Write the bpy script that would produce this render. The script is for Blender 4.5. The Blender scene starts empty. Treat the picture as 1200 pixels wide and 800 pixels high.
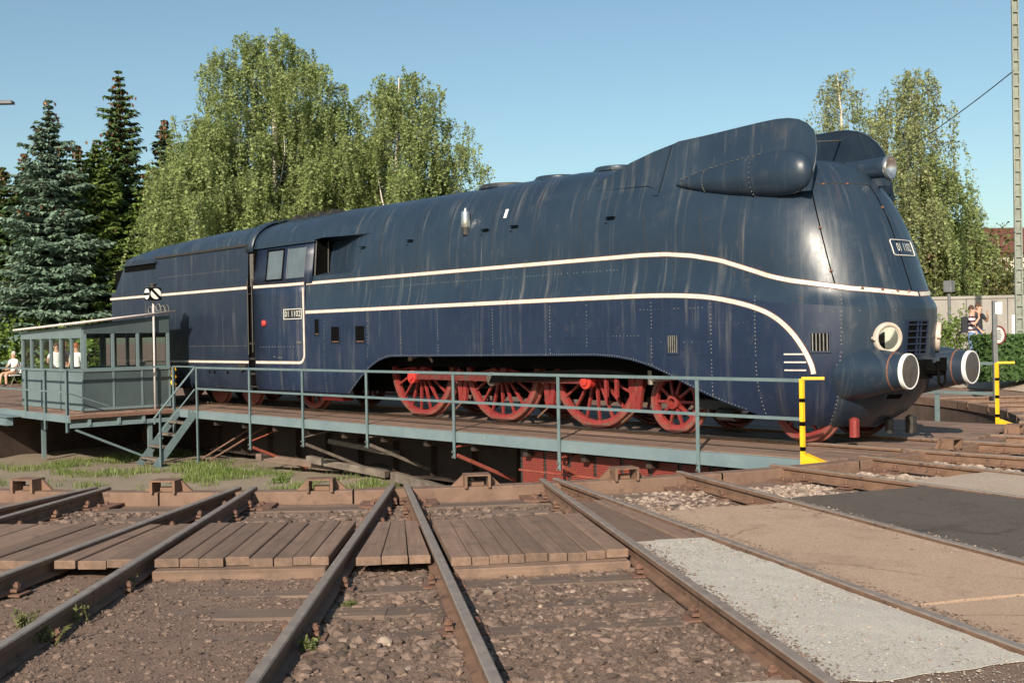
import bpy, math, random
from mathutils import Vector, Matrix, noise
PI = math.pi
SC = bpy.context.scene
COL = SC.collection
rnd = random.Random(7)

# ------------------------------------------------------------------ camera, sky, sun, exposure
cam_d = bpy.data.cameras.new('camera'); cam = bpy.data.objects.new('camera', cam_d); COL.objects.link(cam)
RT = Vector((0.67354969, 0.73893031, -0.01768653)); FW = Vector((-0.73910669, 0.67355843, -0.0063522)); UP = Vector((0.00721907, 0.01735075, 0.9998234))
CAM = Vector((19.45829, -14.71600, 1.609644))
FPX = 1326.26
m = Matrix.Identity(4)
for i in range(3):
    m[i][0] = RT[i]; m[i][1] = UP[i]; m[i][2] = -FW[i]; m[i][3] = CAM[i]
cam.matrix_world = m
cam_d.sensor_width = 36; cam_d.lens = FPX / 1200 * 36
cam_d.clip_start = 0.1; cam_d.clip_end = 2000
SC.camera = cam

SUN_AZ, SUN_EL = math.radians(-57), math.radians(28)      # direction towards the sun, in the XY plane
world = bpy.data.worlds.new('World'); SC.world = world; world.use_nodes = True
wn = world.node_tree; bg = wn.nodes['Background']
sky = wn.nodes.new('ShaderNodeTexSky'); sky.sky_type = 'NISHITA'; sky.sun_disc = False
sky.sun_elevation = SUN_EL; sky.sun_rotation = PI/2 - SUN_AZ
sky.air_density = 1.0; sky.dust_density = 1.3; sky.ozone_density = 1.0; sky.altitude = 150
tint = wn.nodes.new('ShaderNodeMix'); tint.data_type = 'RGBA'; tint.blend_type = 'MULTIPLY'; tint.inputs[0].default_value = 1.0; tint.inputs[7].default_value = (0.91, 1.02, 0.96, 1)   # film white balance, the same over the whole sky
wn.links.new(sky.outputs[0], tint.inputs[6]); wn.links.new(tint.outputs[2], bg.inputs[0]); bg.inputs[1].default_value = 0.092
sd = bpy.data.lights.new('sun', 'SUN'); sun = bpy.data.objects.new('sun', sd); COL.objects.link(sun)
sd.energy = 5.0; sd.angle = math.radians(0.55); sd.color = (1.0, 0.885, 0.73)
sdir = Vector((math.cos(SUN_AZ)*math.cos(SUN_EL), math.sin(SUN_AZ)*math.cos(SUN_EL), math.sin(SUN_EL)))
sun.rotation_euler = (-sdir).to_track_quat('-Z', 'Y').to_euler(); sun.location = sdir*60
SC.view_settings.view_transform = 'Standard'; SC.view_settings.look = 'None'
SC.view_settings.gamma = 1.0; SC.view_settings.exposure = 0.48; SC.view_settings.use_curve_mapping = False
SC.render.engine = 'CYCLES'
SC.cycles.use_denoising = True
SC.cycles.max_bounces = 6; SC.cycles.transparent_max_bounces = 6

# ------------------------------------------------------------------ helpers
def ip(tab, x):
    if x <= tab[0][0]: return tab[0][1]
    for (a, p), (b, q) in zip(tab, tab[1:]):
        if x <= b: return p + (q-p)*(x-a)/(b-a)
    return tab[-1][1]
def sm(a, b, x):
    t = min(1, max(0, (x-a)/(b-a))); return t*t*(3-2*t)
def at_ground(u, v, z):
    d = FW + RT*((u-600)/FPX) - UP*((v-400)/FPX)
    return CAM + d*((z-CAM.z)/d.z)
def at_depth(u, depth, z):
    """a place at a given distance in front of the camera and a lateral angle"""
    p = CAM + FW*depth + RT*((u-600)/FPX*depth); p.z = z; return p

class MB:
    def __init__(s): s.v = []; s.f = []; s.mi = []
    def add(s, vs, fs, mi=0):
        o = len(s.v); s.v += [tuple(p) for p in vs]
        for f in fs: s.f.append(tuple(i+o for i in f)); s.mi.append(mi)
        return s
    def box(s, c, d, rot=None, mi=0):
        hx, hy, hz = d[0]/2, d[1]/2, d[2]/2; c = Vector(c)
        pts = [Vector((x*hx, y*hy, z*hz)) for z in (-1, 1) for y in (-1, 1) for x in (-1, 1)]
        if rot is not None: pts = [rot @ p for p in pts]
        return s.add([c+p for p in pts], [(0,2,3,1),(4,5,7,6),(0,1,5,4),(2,6,7,3),(0,4,6,2),(1,3,7,5)], mi)
    def bbox(s, c, d, b=0.006, rot=None, mi=0):
        """box with chamfered upright and top edges"""
        hx, hy, hz = d[0]/2, d[1]/2, d[2]/2; c = Vector(c)
        b = min(b, hx*0.8, hy*0.8, hz*0.8)
        def ring(ix, iy, z): return [Vector((x, y, z)) for x, y in ((-ix+b,-iy),(ix-b,-iy),(ix,-iy+b),(ix,iy-b),(ix-b,iy),(-ix+b,iy),(-ix,iy-b),(-ix,-iy+b))]
        pts = ring(hx, hy, -hz) + ring(hx, hy, hz-b) + ring(hx-b, hy-b, hz)
        if rot is not None: pts = [rot @ p for p in pts]
        fs = [tuple(range(7,-1,-1)), tuple(range(16,24))]
        for k in range(2):
            for i in range(8): j = (i+1) % 8; fs.append((k*8+i, k*8+j, k*8+8+j, k*8+8+i))
        return s.add([c+p for p in pts], fs, mi)
    def cyl(s, p0, p1, r0, r1=None, n=12, cap=True, mi=0):
        p0, p1 = Vector(p0), Vector(p1); r1 = r0 if r1 is None else r1
        d = (p1-p0).normalized(); a = d.orthogonal().normalized(); b = d.cross(a)
        vs = []
        for p, r in ((p0, r0), (p1, r1)):
            for i in range(n):
                t = 2*PI*i/n; vs.append(p + a*(r*math.cos(t)) + b*(r*math.sin(t)))
        fs = [(i, (i+1) % n, n+(i+1) % n, n+i) for i in range(n)]
        if cap: fs += [tuple(range(n-1,-1,-1)), tuple(range(n, 2*n))]
        return s.add(vs, fs, mi)
    def tube(s, pts, r, n=6, mi=0):
        pts = [Vector(p) for p in pts]; rs = r if isinstance(r, (list, tuple)) else [r]*len(pts)
        vs = []; prev = None
        for i, p in enumerate(pts):
            d = (pts[min(i+1, len(pts)-1)] - pts[max(i-1, 0)]).normalized()
            a = d.orthogonal().normalized() if prev is None else (prev - d*prev.dot(d)).normalized()
            prev = a; b = d.cross(a)
            for k in range(n):
                t = 2*PI*k/n; vs.append(p + a*(rs[i]*math.cos(t)) + b*(rs[i]*math.sin(t)))
        fs = [(i*n+k, i*n+(k+1) % n, (i+1)*n+(k+1) % n, (i+1)*n+k) for i in range(len(pts)-1) for k in range(n)]
        fs += [tuple(range(n-1,-1,-1)), tuple(range((len(pts)-1)*n, len(pts)*n))]
        return s.add(vs, fs, mi)
    def lathe(s, prof, o, ax, n=24, mi=0, cap=False):
        """prof: (radius, distance along ax)"""
        o = Vector(o); d = Vector(ax).normalized(); a = d.orthogonal().normalized(); b = d.cross(a); vs = []
        for r, h in prof:
            for i in range(n):
                t = 2*PI*i/n; vs.append(o + d*h + a*(r*math.cos(t)) + b*(r*math.sin(t)))
        fs = [(k*n+i, k*n+(i+1) % n, (k+1)*n+(i+1) % n, (k+1)*n+i) for k in range(len(prof)-1) for i in range(n)]
        if cap: fs += [tuple(range(n-1,-1,-1)), tuple(range((len(prof)-1)*n, len(prof)*n))]
        return s.add(vs, fs, mi)
    def prism(s, poly, p_of, t0, t1, mi=0):
        """poly 2-D outline; p_of(a,b,t) -> point; extruded t0..t1"""
        n = len(poly)
        vs = [p_of(a, b, t0) for a, b in poly] + [p_of(a, b, t1) for a, b in poly]
        fs = [tuple(range(n-1,-1,-1)), tuple(range(n, 2*n))] + [(i, (i+1) % n, n+(i+1) % n, n+i) for i in range(n)]
        return s.add(vs, fs, mi)
    def grid(s, rows, mi=0, close=False):
        nr, nc = len(rows), len(rows[0]); vs = [p for r in rows for p in r]
        fs = []
        for i in range(nr-1):
            for j in range(nc if close else nc-1): k = (j+1) % nc; fs.append((i*nc+j, i*nc+k, (i+1)*nc+k, (i+1)*nc+j))
        return s.add(vs, fs, mi)
    def mesh(s, name, mats, smooth=False, angle=None):
        me = bpy.data.meshes.new(name); me.from_pydata(s.v, [], s.f)
        for mt in (mats if isinstance(mats, (list, tuple)) else [mats]): me.materials.append(mt)
        if any(s.mi): me.polygons.foreach_set('material_index', s.mi)
        if smooth:
            me.polygons.foreach_set('use_smooth', [True]*len(me.polygons))
            if angle: me.set_sharp_from_angle(angle=math.radians(angle))
        me.update(); return me
    def build(s, name, mats, parent=None, smooth=False, angle=None, loc=None, bevel=None):
        o = bpy.data.objects.new(name, s.mesh(name, mats, smooth, angle)); COL.objects.link(o)
        if parent is not None: o.parent = parent
        if loc is not None: o.location = loc
        if bevel:
            md = o.modifiers.new('bevel', 'BEVEL'); md.width = bevel; md.segments = 2; md.limit_method = 'ANGLE'
        return o
def inst(name, me, parent=None, loc=(0,0,0), rz=0, scale=None, rot=None):
    o = bpy.data.objects.new(name, me); COL.objects.link(o)
    if parent is not None: o.parent = parent
    o.location = loc; o.rotation_euler = rot if rot is not None else (0, 0, rz)
    if scale: o.scale = scale
    return o
def tag(o, label=None, cat=None, group=None, kind=None):
    if label: o['label'] = label
    if cat: o['category'] = cat
    if group: o['group'] = group
    if kind: o['kind'] = kind
    return o
def empty(name, loc, label, cat, group=None, rz=0):
    o = bpy.data.objects.new(name, None); COL.objects.link(o); o.location = loc; o.rotation_euler.z = rz
    o.empty_display_size = 0.2
    return tag(o, label, cat, group)
def rotz(a): return Matrix.Rotation(a, 3, 'Z')
def frame(ax):      # rotation taking x to ax
    return Vector(ax).to_track_quat('X', 'Z').to_matrix()

# ------------------------------------------------------------------ materials
def mat(name): 
    mt = bpy.data.materials.new(name); mt.use_nodes = True; nt = mt.node_tree
    return mt, nt, nt.nodes['Principled BSDF']
def pos_node(nt, scale=(1,1,1)):
    g = nt.nodes.new('ShaderNodeNewGeometry'); mp = nt.nodes.new('ShaderNodeVectorMath'); mp.operation = 'MULTIPLY'
    mp.inputs[1].default_value = scale; nt.links.new(g.outputs['Position'], mp.inputs[0]); return mp.outputs[0]
def nz(nt, vec, scale, detail=4, rough=0.55):
    n = nt.nodes.new('ShaderNodeTexNoise'); n.inputs['Scale'].default_value = scale; n.inputs['Detail'].default_value = detail
    n.inputs['Roughness'].default_value = rough; nt.links.new(vec, n.inputs['Vector']); return n.outputs['Fac']
def ramp(nt, fac, stops):
    r = nt.nodes.new('ShaderNodeValToRGB'); el = r.color_ramp.elements
    el[0].position, el[0].color = stops[0][0], (*stops[0][1], 1); el[1].position, el[1].color = stops[-1][0], (*stops[-1][1], 1)
    for p, c in stops[1:-1]: e = el.new(p); e.color = (*c, 1)
    nt.links.new(fac, r.inputs[0]); return r.outputs[0]
def vramp(nt, fac, a, b, lo=0.0, hi=1.0):
    r = nt.nodes.new('ShaderNodeMapRange'); r.inputs[1].default_value = a; r.inputs[2].default_value = b
    r.inputs[3].default_value = lo; r.inputs[4].default_value = hi; r.clamp = True; nt.links.new(fac, r.inputs[0]); return r.outputs[0]
def mixc(nt, fac, a, b, mode='MIX'):
    mx = nt.nodes.new('ShaderNodeMix'); mx.data_type = 'RGBA'; mx.blend_type = mode
    for s, val in ((0, fac), (6, a), (7, b)):
        if isinstance(val, (int, float)): mx.inputs[s].default_value = val
        elif isinstance(val, tuple): mx.inputs[s].default_value = (*val, 1)
        else: nt.links.new(val, mx.inputs[s])
    return mx.outputs[2]
def mul(nt, a, b, op='MULTIPLY'):
    x = nt.nodes.new('ShaderNodeMath'); x.operation = op
    for i, val in enumerate((a, b)):
        if isinstance(val, (int, float)): x.inputs[i].default_value = val
        else: nt.links.new(val, x.inputs[i])
    return x.outputs[0]
def bump(nt, b, fac, strength=0.3, dist=0.01):
    n = nt.nodes.new('ShaderNodeBump'); n.inputs['Strength'].default_value = strength; n.inputs['Distance'].default_value = dist
    nt.links.new(fac, n.inputs['Height']); nt.links.new(n.outputs[0], b.inputs['Normal'])
def simple(name, c1, c2, scale=6, rough=0.6, metal=0.0, bmp=0.0, bscale=60, bdist=0.004, stretch=(1,1,1), spots=None, coat=0.0, island=0.0):
    mt, nt, b = mat(name); p = pos_node(nt, stretch)
    f = nz(nt, p, scale, 6, 0.62); col = ramp(nt, f, [(0.32, c1), (0.68, c2)])
    if spots:
        f2 = nz(nt, p, spots[1], 5, 0.6); col = mixc(nt, vramp(nt, f2, spots[2], spots[2]+0.09), col, spots[0])
    if island:
        g = nt.nodes.new('ShaderNodeNewGeometry'); oi = nt.nodes.new('ShaderNodeObjectInfo')
        r = mul(nt, g.outputs['Random Per Island'], oi.outputs['Random'], 'ADD'); r = mul(nt, r, 1.0, 'MODULO')
        hv = nt.nodes.new('ShaderNodeHueSaturation'); nt.links.new(col, hv.inputs['Color']); nt.links.new(vramp(nt, r, 0, 1, 1-island, 1+island), hv.inputs['Value']); col = hv.outputs[0]
    nt.links.new(col, b.inputs['Base Color'])
    nt.links.new(vramp(nt, f, 0.3, 0.7, rough-0.08, min(1, rough+0.08)), b.inputs['Roughness']); b.inputs['Metallic'].default_value = metal
    if coat: b.inputs['Coat Weight'].default_value = coat; b.inputs['Coat Roughness'].default_value = 0.15
    if bmp: bump(nt, b, nz(nt, p, bscale, 5, 0.6), bmp, bdist)
    return mt
def flow_node(nt, su, sv):
    # u runs round the casing (along the flank, then round the nose), v down it: rain streaks follow the sheet
    g = nt.nodes.new('ShaderNodeNewGeometry'); sp = nt.nodes.new('ShaderNodeSeparateXYZ'); nt.links.new(g.outputs['Position'], sp.inputs[0])
    a = mul(nt, sp.outputs[1], mul(nt, mul(nt, sp.outputs[0], -9.9, 'ADD'), 0.25, 'MAXIMUM'), 'ARCTAN2'); u = mul(nt, mul(nt, sp.outputs[0], 9.9, 'MINIMUM'), mul(nt, a, 1.3), 'ADD')
    cb = nt.nodes.new('ShaderNodeCombineXYZ'); nt.links.new(mul(nt, u, su), cb.inputs[0]); nt.links.new(mul(nt, sp.outputs[2], sv), cb.inputs[1]); return cb.outputs[0]
def loco_paint(name, base, base2, gloss, streak):
    mt, nt, b = mat(name)
    p = pos_node(nt)
    big = nz(nt, p, 1.3, 5, 0.6); col = ramp(nt, big, [(0.3, base), (0.7, base2)])
    # rain streaks run straight down
    st = nz(nt, flow_node(nt, 8.0, 0.30), 1.0, 5, 0.7)
    st2 = nz(nt, pos_node(nt, (1.6, 1.6, 1.1)), 1.0, 3, 0.5)
    sf = mul(nt, vramp(nt, st, 0.52, 0.70), vramp(nt, st2, 0.42, 0.66))
    col = mixc(nt, mul(nt, sf, 0.75*streak), col, (0.15, 0.15, 0.145))
    # chalky dirt blotches and small rust spots
    d = nz(nt, pos_node(nt, (3, 3, 2.2)), 1.0, 8, 0.75)
    col = mixc(nt, mul(nt, vramp(nt, d, 0.58, 0.78), 0.32*streak), col, (0.13, 0.12, 0.115))
    rs = nz(nt, flow_node(nt, 12.0, 0.5), 1.0, 4, 0.7); rs2 = nz(nt, pos_node(nt, (0.9, 0.9, 1.6)), 1.0, 3, 0.5)
    col = mixc(nt, mul(nt, mul(nt, vramp(nt, rs, 0.54, 0.70), vramp(nt, rs2, 0.48, 0.66)), 0.28*streak), col, (0.12, 0.085, 0.065))
    r = nz(nt, p, 9.0, 6, 0.7); r2 = nz(nt, p, 1.7, 2)
    col = mixc(nt, mul(nt, vramp(nt, r, 0.66, 0.72), vramp(nt, r2, 0.5, 0.6)), col, (0.11, 0.045, 0.02))
    sc = nz(nt, pos_node(nt, (0.5, 0.5, 1)), 26, 4, 0.8)
    col = mixc(nt, mul(nt, vramp(nt, sc, 0.69, 0.74), 0.5), col, (0.2, 0.2, 0.2))
    nt.links.new(col, b.inputs['Base Color'])
    rr = mul(nt, vramp(nt, d, 0.35, 0.75, gloss-0.06, gloss+0.16), mul(nt, sf, 0.2), 'ADD')
    nt.links.new(rr, b.inputs['Roughness'])
    b.inputs['Specular IOR Level'].default_value = 0.42
    bump(nt, b, nz(nt, pos_node(nt, (1.4, 1, 0.5)), 1.9, 3, 0.45), 0.35, 0.03)
    return mt
M = {}
M['navy'] = loco_paint('navy_casing_paint', (0.015, 0.027, 0.047), (0.021, 0.036, 0.057), 0.33, 1.0)
M['skirt'] = loco_paint('navy_skirt_paint', (0.010, 0.019, 0.045), (0.015, 0.026, 0.056), 0.38, 0.8)
M['tpaint'] = loco_paint('navy_tender_paint', (0.013, 0.020, 0.038), (0.019, 0.028, 0.048), 0.40, 0.55)
M['stripe'] = simple('aged_white_stripe', (0.52, 0.47, 0.41), (0.66, 0.62, 0.57), 9, 0.5, spots=((0.22, 0.10, 0.06), 22, 0.62), bmp=0.15)
M['striperust'] = simple('stripe_edge_rust', (0.10, 0.04, 0.025), (0.2, 0.09, 0.06), 12, 0.8)
M['rivet'] = simple('chalky_rivet', (0.09, 0.09, 0.09), (0.22, 0.21, 0.19), 9, 0.6)
M['black'] = simple('black_and_recess_shade', (0.0015, 0.0014, 0.0013), (0.004, 0.0036, 0.0033), 8, 0.8)  # black parts; also so dark that flush windows and slots pass for shaded recesses
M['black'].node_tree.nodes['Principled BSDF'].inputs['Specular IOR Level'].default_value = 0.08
M['blackmetal'] = simple('grimy_black_metal', (0.015, 0.014, 0.013), (0.045, 0.038, 0.032), 14, 0.55, spots=((0.10, 0.05, 0.03), 18, 0.62))
M['maroon_rod'] = simple('dull_maroon_rod', (0.10, 0.018, 0.016), (0.16, 0.035, 0.03), 9, 0.5, spots=((0.07, 0.05, 0.04), 9, 0.55))
M['darkgirder'] = simple('shade_dark_bridge_steel', (0.022, 0.015, 0.012), (0.05, 0.03, 0.024), 4, 0.8, spots=((0.09, 0.04, 0.03), 5, 0.62), bmp=0.2)  # girder steel coloured dark to stand in for shade under the bridge, rust spots
M['red'] = simple('wheel_red_paint', (0.175, 0.020, 0.020), (0.25, 0.036, 0.032), 9, 0.5, spots=((0.10, 0.045, 0.03), 11, 0.58), bmp=0.1)
M['redbright'] = simple('bright_red_paint', (0.42, 0.03, 0.025), (0.50, 0.05, 0.04), 9, 0.4)
M['tyre'] = simple('worn_wheel_tyre', (0.17, 0.042, 0.033), (0.235, 0.07, 0.054), 8, 0.5, spots=((0.12, 0.09, 0.07), 14, 0.55))
M['steel'] = simple('oily_steel', (0.20, 0.17, 0.15), (0.34, 0.30, 0.26), 12, 0.4, 0.7, spots=((0.09, 0.05, 0.03), 15, 0.6))
M['chrome'] = simple('polished_metal', (0.55, 0.54, 0.52), (0.7, 0.69, 0.67), 8, 0.25, 0.9)
M['glass'] = simple('dusty_dark_glass', (0.020, 0.024, 0.028), (0.03, 0.034, 0.038), 3, 0.12, coat=0.6)
M['paleglass'] = simple('dusty_cab_glass', (0.07, 0.09, 0.10), (0.11, 0.13, 0.145), 2.5, 0.18, coat=0.5)
M['lampglass'] = simple('lamp_reflector', (0.68, 0.64, 0.56), (0.8, 0.76, 0.68), 6, 0.3, 0.0)
M['greyface'] = simple('buffer_face_steel', (0.05, 0.045, 0.042), (0.085, 0.075, 0.068), 18, 0.6, bmp=0.2)
M['whitepaint'] = simple('white_paint', (0.7, 0.69, 0.66), (0.8, 0.79, 0.77), 7, 0.5, spots=((0.35, 0.2, 0.15), 26, 0.66))
M['lampring'] = simple('cream_lamp_ring', (0.46, 0.37, 0.31), (0.56, 0.47, 0.40), 7, 0.5, spots=((0.25, 0.10, 0.07), 22, 0.64))
M['plate'] = simple('black_number_plate', (0.012, 0.012, 0.014), (0.02, 0.02, 0.022), 8, 0.5)
M['figure'] = simple('number_lettering', (0.60, 0.58, 0.54), (0.7, 0.68, 0.64), 8, 0.5)
M['teal'] = simple('blue_grey_railing_paint', (0.105, 0.150, 0.162), (0.14, 0.19, 0.20), 5, 0.5, spots=((0.12, 0.08, 0.05), 16, 0.66), bmp=0.1)
M['fascia'] = simple('blue_grey_fascia_paint', (0.125, 0.175, 0.195), (0.165, 0.215, 0.23), 3, 0.55, spots=((0.35, 0.34, 0.32), 9, 0.68), bmp=0.15)
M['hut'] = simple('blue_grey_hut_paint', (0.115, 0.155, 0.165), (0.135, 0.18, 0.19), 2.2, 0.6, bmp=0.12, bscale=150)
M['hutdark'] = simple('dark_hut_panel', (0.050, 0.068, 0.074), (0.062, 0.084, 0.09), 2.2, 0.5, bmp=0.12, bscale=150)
M['podrivet'] = simple('dull_pod_rivet', (0.05, 0.055, 0.06), (0.11, 0.11, 0.105), 9, 0.6)
M['hutroof'] = simple('pale_corrugated_roof', (0.60, 0.50, 0.48), (0.72, 0.63, 0.60), 3, 0.7, spots=((0.30, 0.24, 0.2), 5, 0.6))
M['yellow'] = simple('chipped_yellow_paint', (0.78, 0.42, 0.01), (0.85, 0.50, 0.02), 7, 0.45, spots=((0.05, 0.04, 0.03), 14, 0.66))
M['rail'] = simple('rusty_rail_side', (0.13, 0.072, 0.046), (0.20, 0.115, 0.075), 7, 0.75, bmp=0.3, bscale=45, spots=((0.07, 0.045, 0.035), 12, 0.58))
M['railtop'] = simple('worn_rail_head', (0.19, 0.15, 0.125), (0.29, 0.24, 0.205), 10, 0.45, 0.12, stretch=(1, 1, 1), spots=((0.13, 0.085, 0.06), 20, 0.6))
M['rust'] = simple('rusty_iron', (0.11, 0.058, 0.040), (0.19, 0.10, 0.068), 8, 0.8, bmp=0.3, spots=((0.09, 0.05, 0.04), 14, 0.57))
M['ring'] = simple('rusty_pit_ring', (0.13, 0.075, 0.052), (0.20, 0.125, 0.09), 4, 0.8, bmp=0.25, spots=((0.12, 0.075, 0.055), 9, 0.58))
M['girder'] = simple('red_oxide_girder', (0.20, 0.045, 0.03), (0.30, 0.075, 0.05), 4, 0.7, spots=((0.06, 0.03, 0.025), 6, 0.56), bmp=0.2)
M['timber'] = simple('weathered_timber', (0.09, 0.072, 0.058), (0.19, 0.155, 0.128), 5, 0.85, bmp=0.5, bscale=20, bdist=0.006)
M['wire'] = simple('dark_wire', (0.03, 0.03, 0.03), (0.05, 0.05, 0.05), 5, 0.6)
def wood(name, c1, c2, axis_ang):
    mt, nt, b = mat(name)
    g = nt.nodes.new('ShaderNodeTexCoord'); mp = nt.nodes.new('ShaderNodeMapping'); mp.inputs['Scale'].default_value = (0.9, 16, 16)
    nt.links.new(g.outputs['Object'], mp.inputs[0])
    oi = nt.nodes.new('ShaderNodeObjectInfo'); ad = nt.nodes.new('ShaderNodeVectorMath'); ad.operation = 'ADD'
    cb = nt.nodes.new('ShaderNodeCombineXYZ'); nt.links.new(mul(nt, oi.outputs['Random'], 50.0), cb.inputs[0]); nt.links.new(mul(nt, oi.outputs['Random'], 31.0), cb.inputs[1])
    nt.links.new(mp.outputs[0], ad.inputs[0]); nt.links.new(cb.outputs[0], ad.inputs[1]); v = ad.outputs[0]
    f = nz(nt, v, 1.2, 7, 0.65); col = ramp(nt, f, [(0.3, c1), (0.7, c2)])
    hv = nt.nodes.new('ShaderNodeHueSaturation'); nt.links.new(col, hv.inputs['Color']); nt.links.new(vramp(nt, oi.outputs['Random'], 0, 1, 0.8, 1.2), hv.inputs['Value'])
    st = nz(nt, pos_node(nt), 5, 6, 0.7); col = mixc(nt, vramp(nt, st, 0.50, 0.70, 0, 0.65), hv.outputs[0], (0.085, 0.060, 0.047))
    nt.links.new(col, b.inputs['Base Color']); b.inputs['Roughness'].default_value = 0.85
    bump(nt, b, f, 0.6, 0.006); return mt
M['plank'] = wood('weathered_plank', (0.135, 0.083, 0.058), (0.225, 0.146, 0.105), 0)
M['deckplank'] = wood('bridge_deck_board', (0.14, 0.085, 0.062), (0.24, 0.155, 0.115), 0)
M['sleeper'] = wood('old_sleeper', (0.10, 0.07, 0.052), (0.19, 0.13, 0.10), 0)
def leaf(name, c1, c2, trans=0.35, dead=None):
    mt = bpy.data.materials.new(name); mt.use_nodes = True; nt = mt.node_tree; b = nt.nodes['Principled BSDF']; out = nt.nodes['Material Output']
    g = nt.nodes.new('ShaderNodeNewGeometry')
    f = nz(nt, pos_node(nt), 0.55, 3, 0.6); col = mixc(nt, f, c1, c2)
    hv = nt.nodes.new('ShaderNodeHueSaturation'); nt.links.new(col, hv.inputs['Color']); nt.links.new(vramp(nt, g.outputs['Random Per Island'], 0, 1, 0.6, 1.35), hv.inputs['Value'])
    col = hv.outputs[0]
    if dead: col = mixc(nt, vramp(nt, nz(nt, pos_node(nt), 0.9, 3), dead[1], dead[1]+0.1), col, dead[0])
    nt.links.new(col, b.inputs['Base Color']); b.inputs['Roughness'].default_value = 0.5; b.inputs['Specular IOR Level'].default_value = 0.35
    t = nt.nodes.new('ShaderNodeBsdfTranslucent'); nt.links.new(col, t.inputs[0]); ms = nt.nodes.new('ShaderNodeMixShader'); ms.inputs[0].default_value = trans
    nt.links.new(b.outputs[0], ms.inputs[1]); nt.links.new(t.outputs[0], ms.inputs[2]); nt.links.new(ms.outputs[0], out.inputs['Surface'])
    return mt
M['birch'] = leaf('birch_leaves', (0.225, 0.30, 0.095), (0.335, 0.39, 0.165), 0.45)
M['birchdry'] = leaf('thin_dry_birch_leaves', (0.25, 0.31, 0.12), (0.37, 0.38, 0.19), 0.45)
M['spruce'] = leaf('dark_spruce_needles', (0.06, 0.11, 0.034), (0.11, 0.165, 0.055), 0.15)
M['sprucegreen'] = leaf('green_spruce_needles', (0.11, 0.18, 0.04), (0.18, 0.25, 0.065), 0.2)
M['sprblue'] = leaf('blue_spruce_needles', (0.13, 0.205, 0.145), (0.20, 0.28, 0.205), 0.15)
M['cones'] = leaf('brown_spruce_cones', (0.13, 0.065, 0.032), (0.20, 0.10, 0.05), 0.05)
M['shrub'] = leaf('bright_shrub_leaves', (0.10, 0.17, 0.025), (0.16, 0.23, 0.045), 0.3)
M['shrub2'] = leaf('mixed_shrub_leaves', (0.085, 0.125, 0.03), (0.17, 0.16, 0.055), 0.3, dead=((0.23, 0.14, 0.09), 0.56))
M['hedge'] = leaf('clipped_hedge_leaves', (0.05, 0.11, 0.03), (0.085, 0.15, 0.045), 0.2)
M['wood'] = leaf('distant_wood_leaves', (0.045, 0.075, 0.022), (0.08, 0.11, 0.035), 0.2)
M['grass'] = leaf('pit_grass_blades', (0.10, 0.17, 0.03), (0.22, 0.24, 0.08), 0.3)
M['weed'] = leaf('weed_leaves', (0.12, 0.16, 0.05), (0.2, 0.18, 0.08), 0.3)
M['bark'] = simple('grey_bark', (0.06, 0.045, 0.035), (0.12, 0.095, 0.075), 6, 0.9, bmp=0.5, bscale=14)
M['birchbark'] = simple('white_birch_bark', (0.45, 0.40, 0.35), (0.62, 0.57, 0.50), 4, 0.8, spots=((0.07, 0.06, 0.05), 7, 0.57), bmp=0.2)
# ground materials
def soil(name, c1, c2, c3, sc=2.0, bm=0.5):
    mt, nt, b = mat(name); p = pos_node(nt)
    f = nz(nt, p, sc, 8, 0.7); col = ramp(nt, f, [(0.28, c1), (0.5, c2), (0.72, c3)])
    g = nz(nt, p, 75, 3, 0.7); col = mixc(nt, vramp(nt, g, 0.3, 0.75), col, tuple(min(1, x*1.45) for x in c3)); 
    col = mixc(nt, vramp(nt, nz(nt, p, 110, 2, 0.6), 0.60, 0.66, 0, 0.7), col, tuple(x*0.42 for x in c1))
    nt.links.new(col, b.inputs['Base Color']); b.inputs['Roughness'].default_value = 0.92; b.inputs['Specular IOR Level'].default_value = 0.25
    h = mul(nt, nz(nt, p, 60, 6, 0.75), mul(nt, nz(nt, p, 170, 3, 0.7), 0.5), 'ADD'); bump(nt, b, h, bm, 0.02); return mt
M['soil'] = soil('reddish_trackbed_soil', (0.118, 0.074, 0.056), (0.155, 0.102, 0.079), (0.20, 0.138, 0.109), 2.0, 0.7)
M['pit'] = soil('pit_floor_gravel', (0.13, 0.105, 0.075), (0.19, 0.155, 0.115), (0.25, 0.205, 0.16), 1.2, 0.6)
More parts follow.
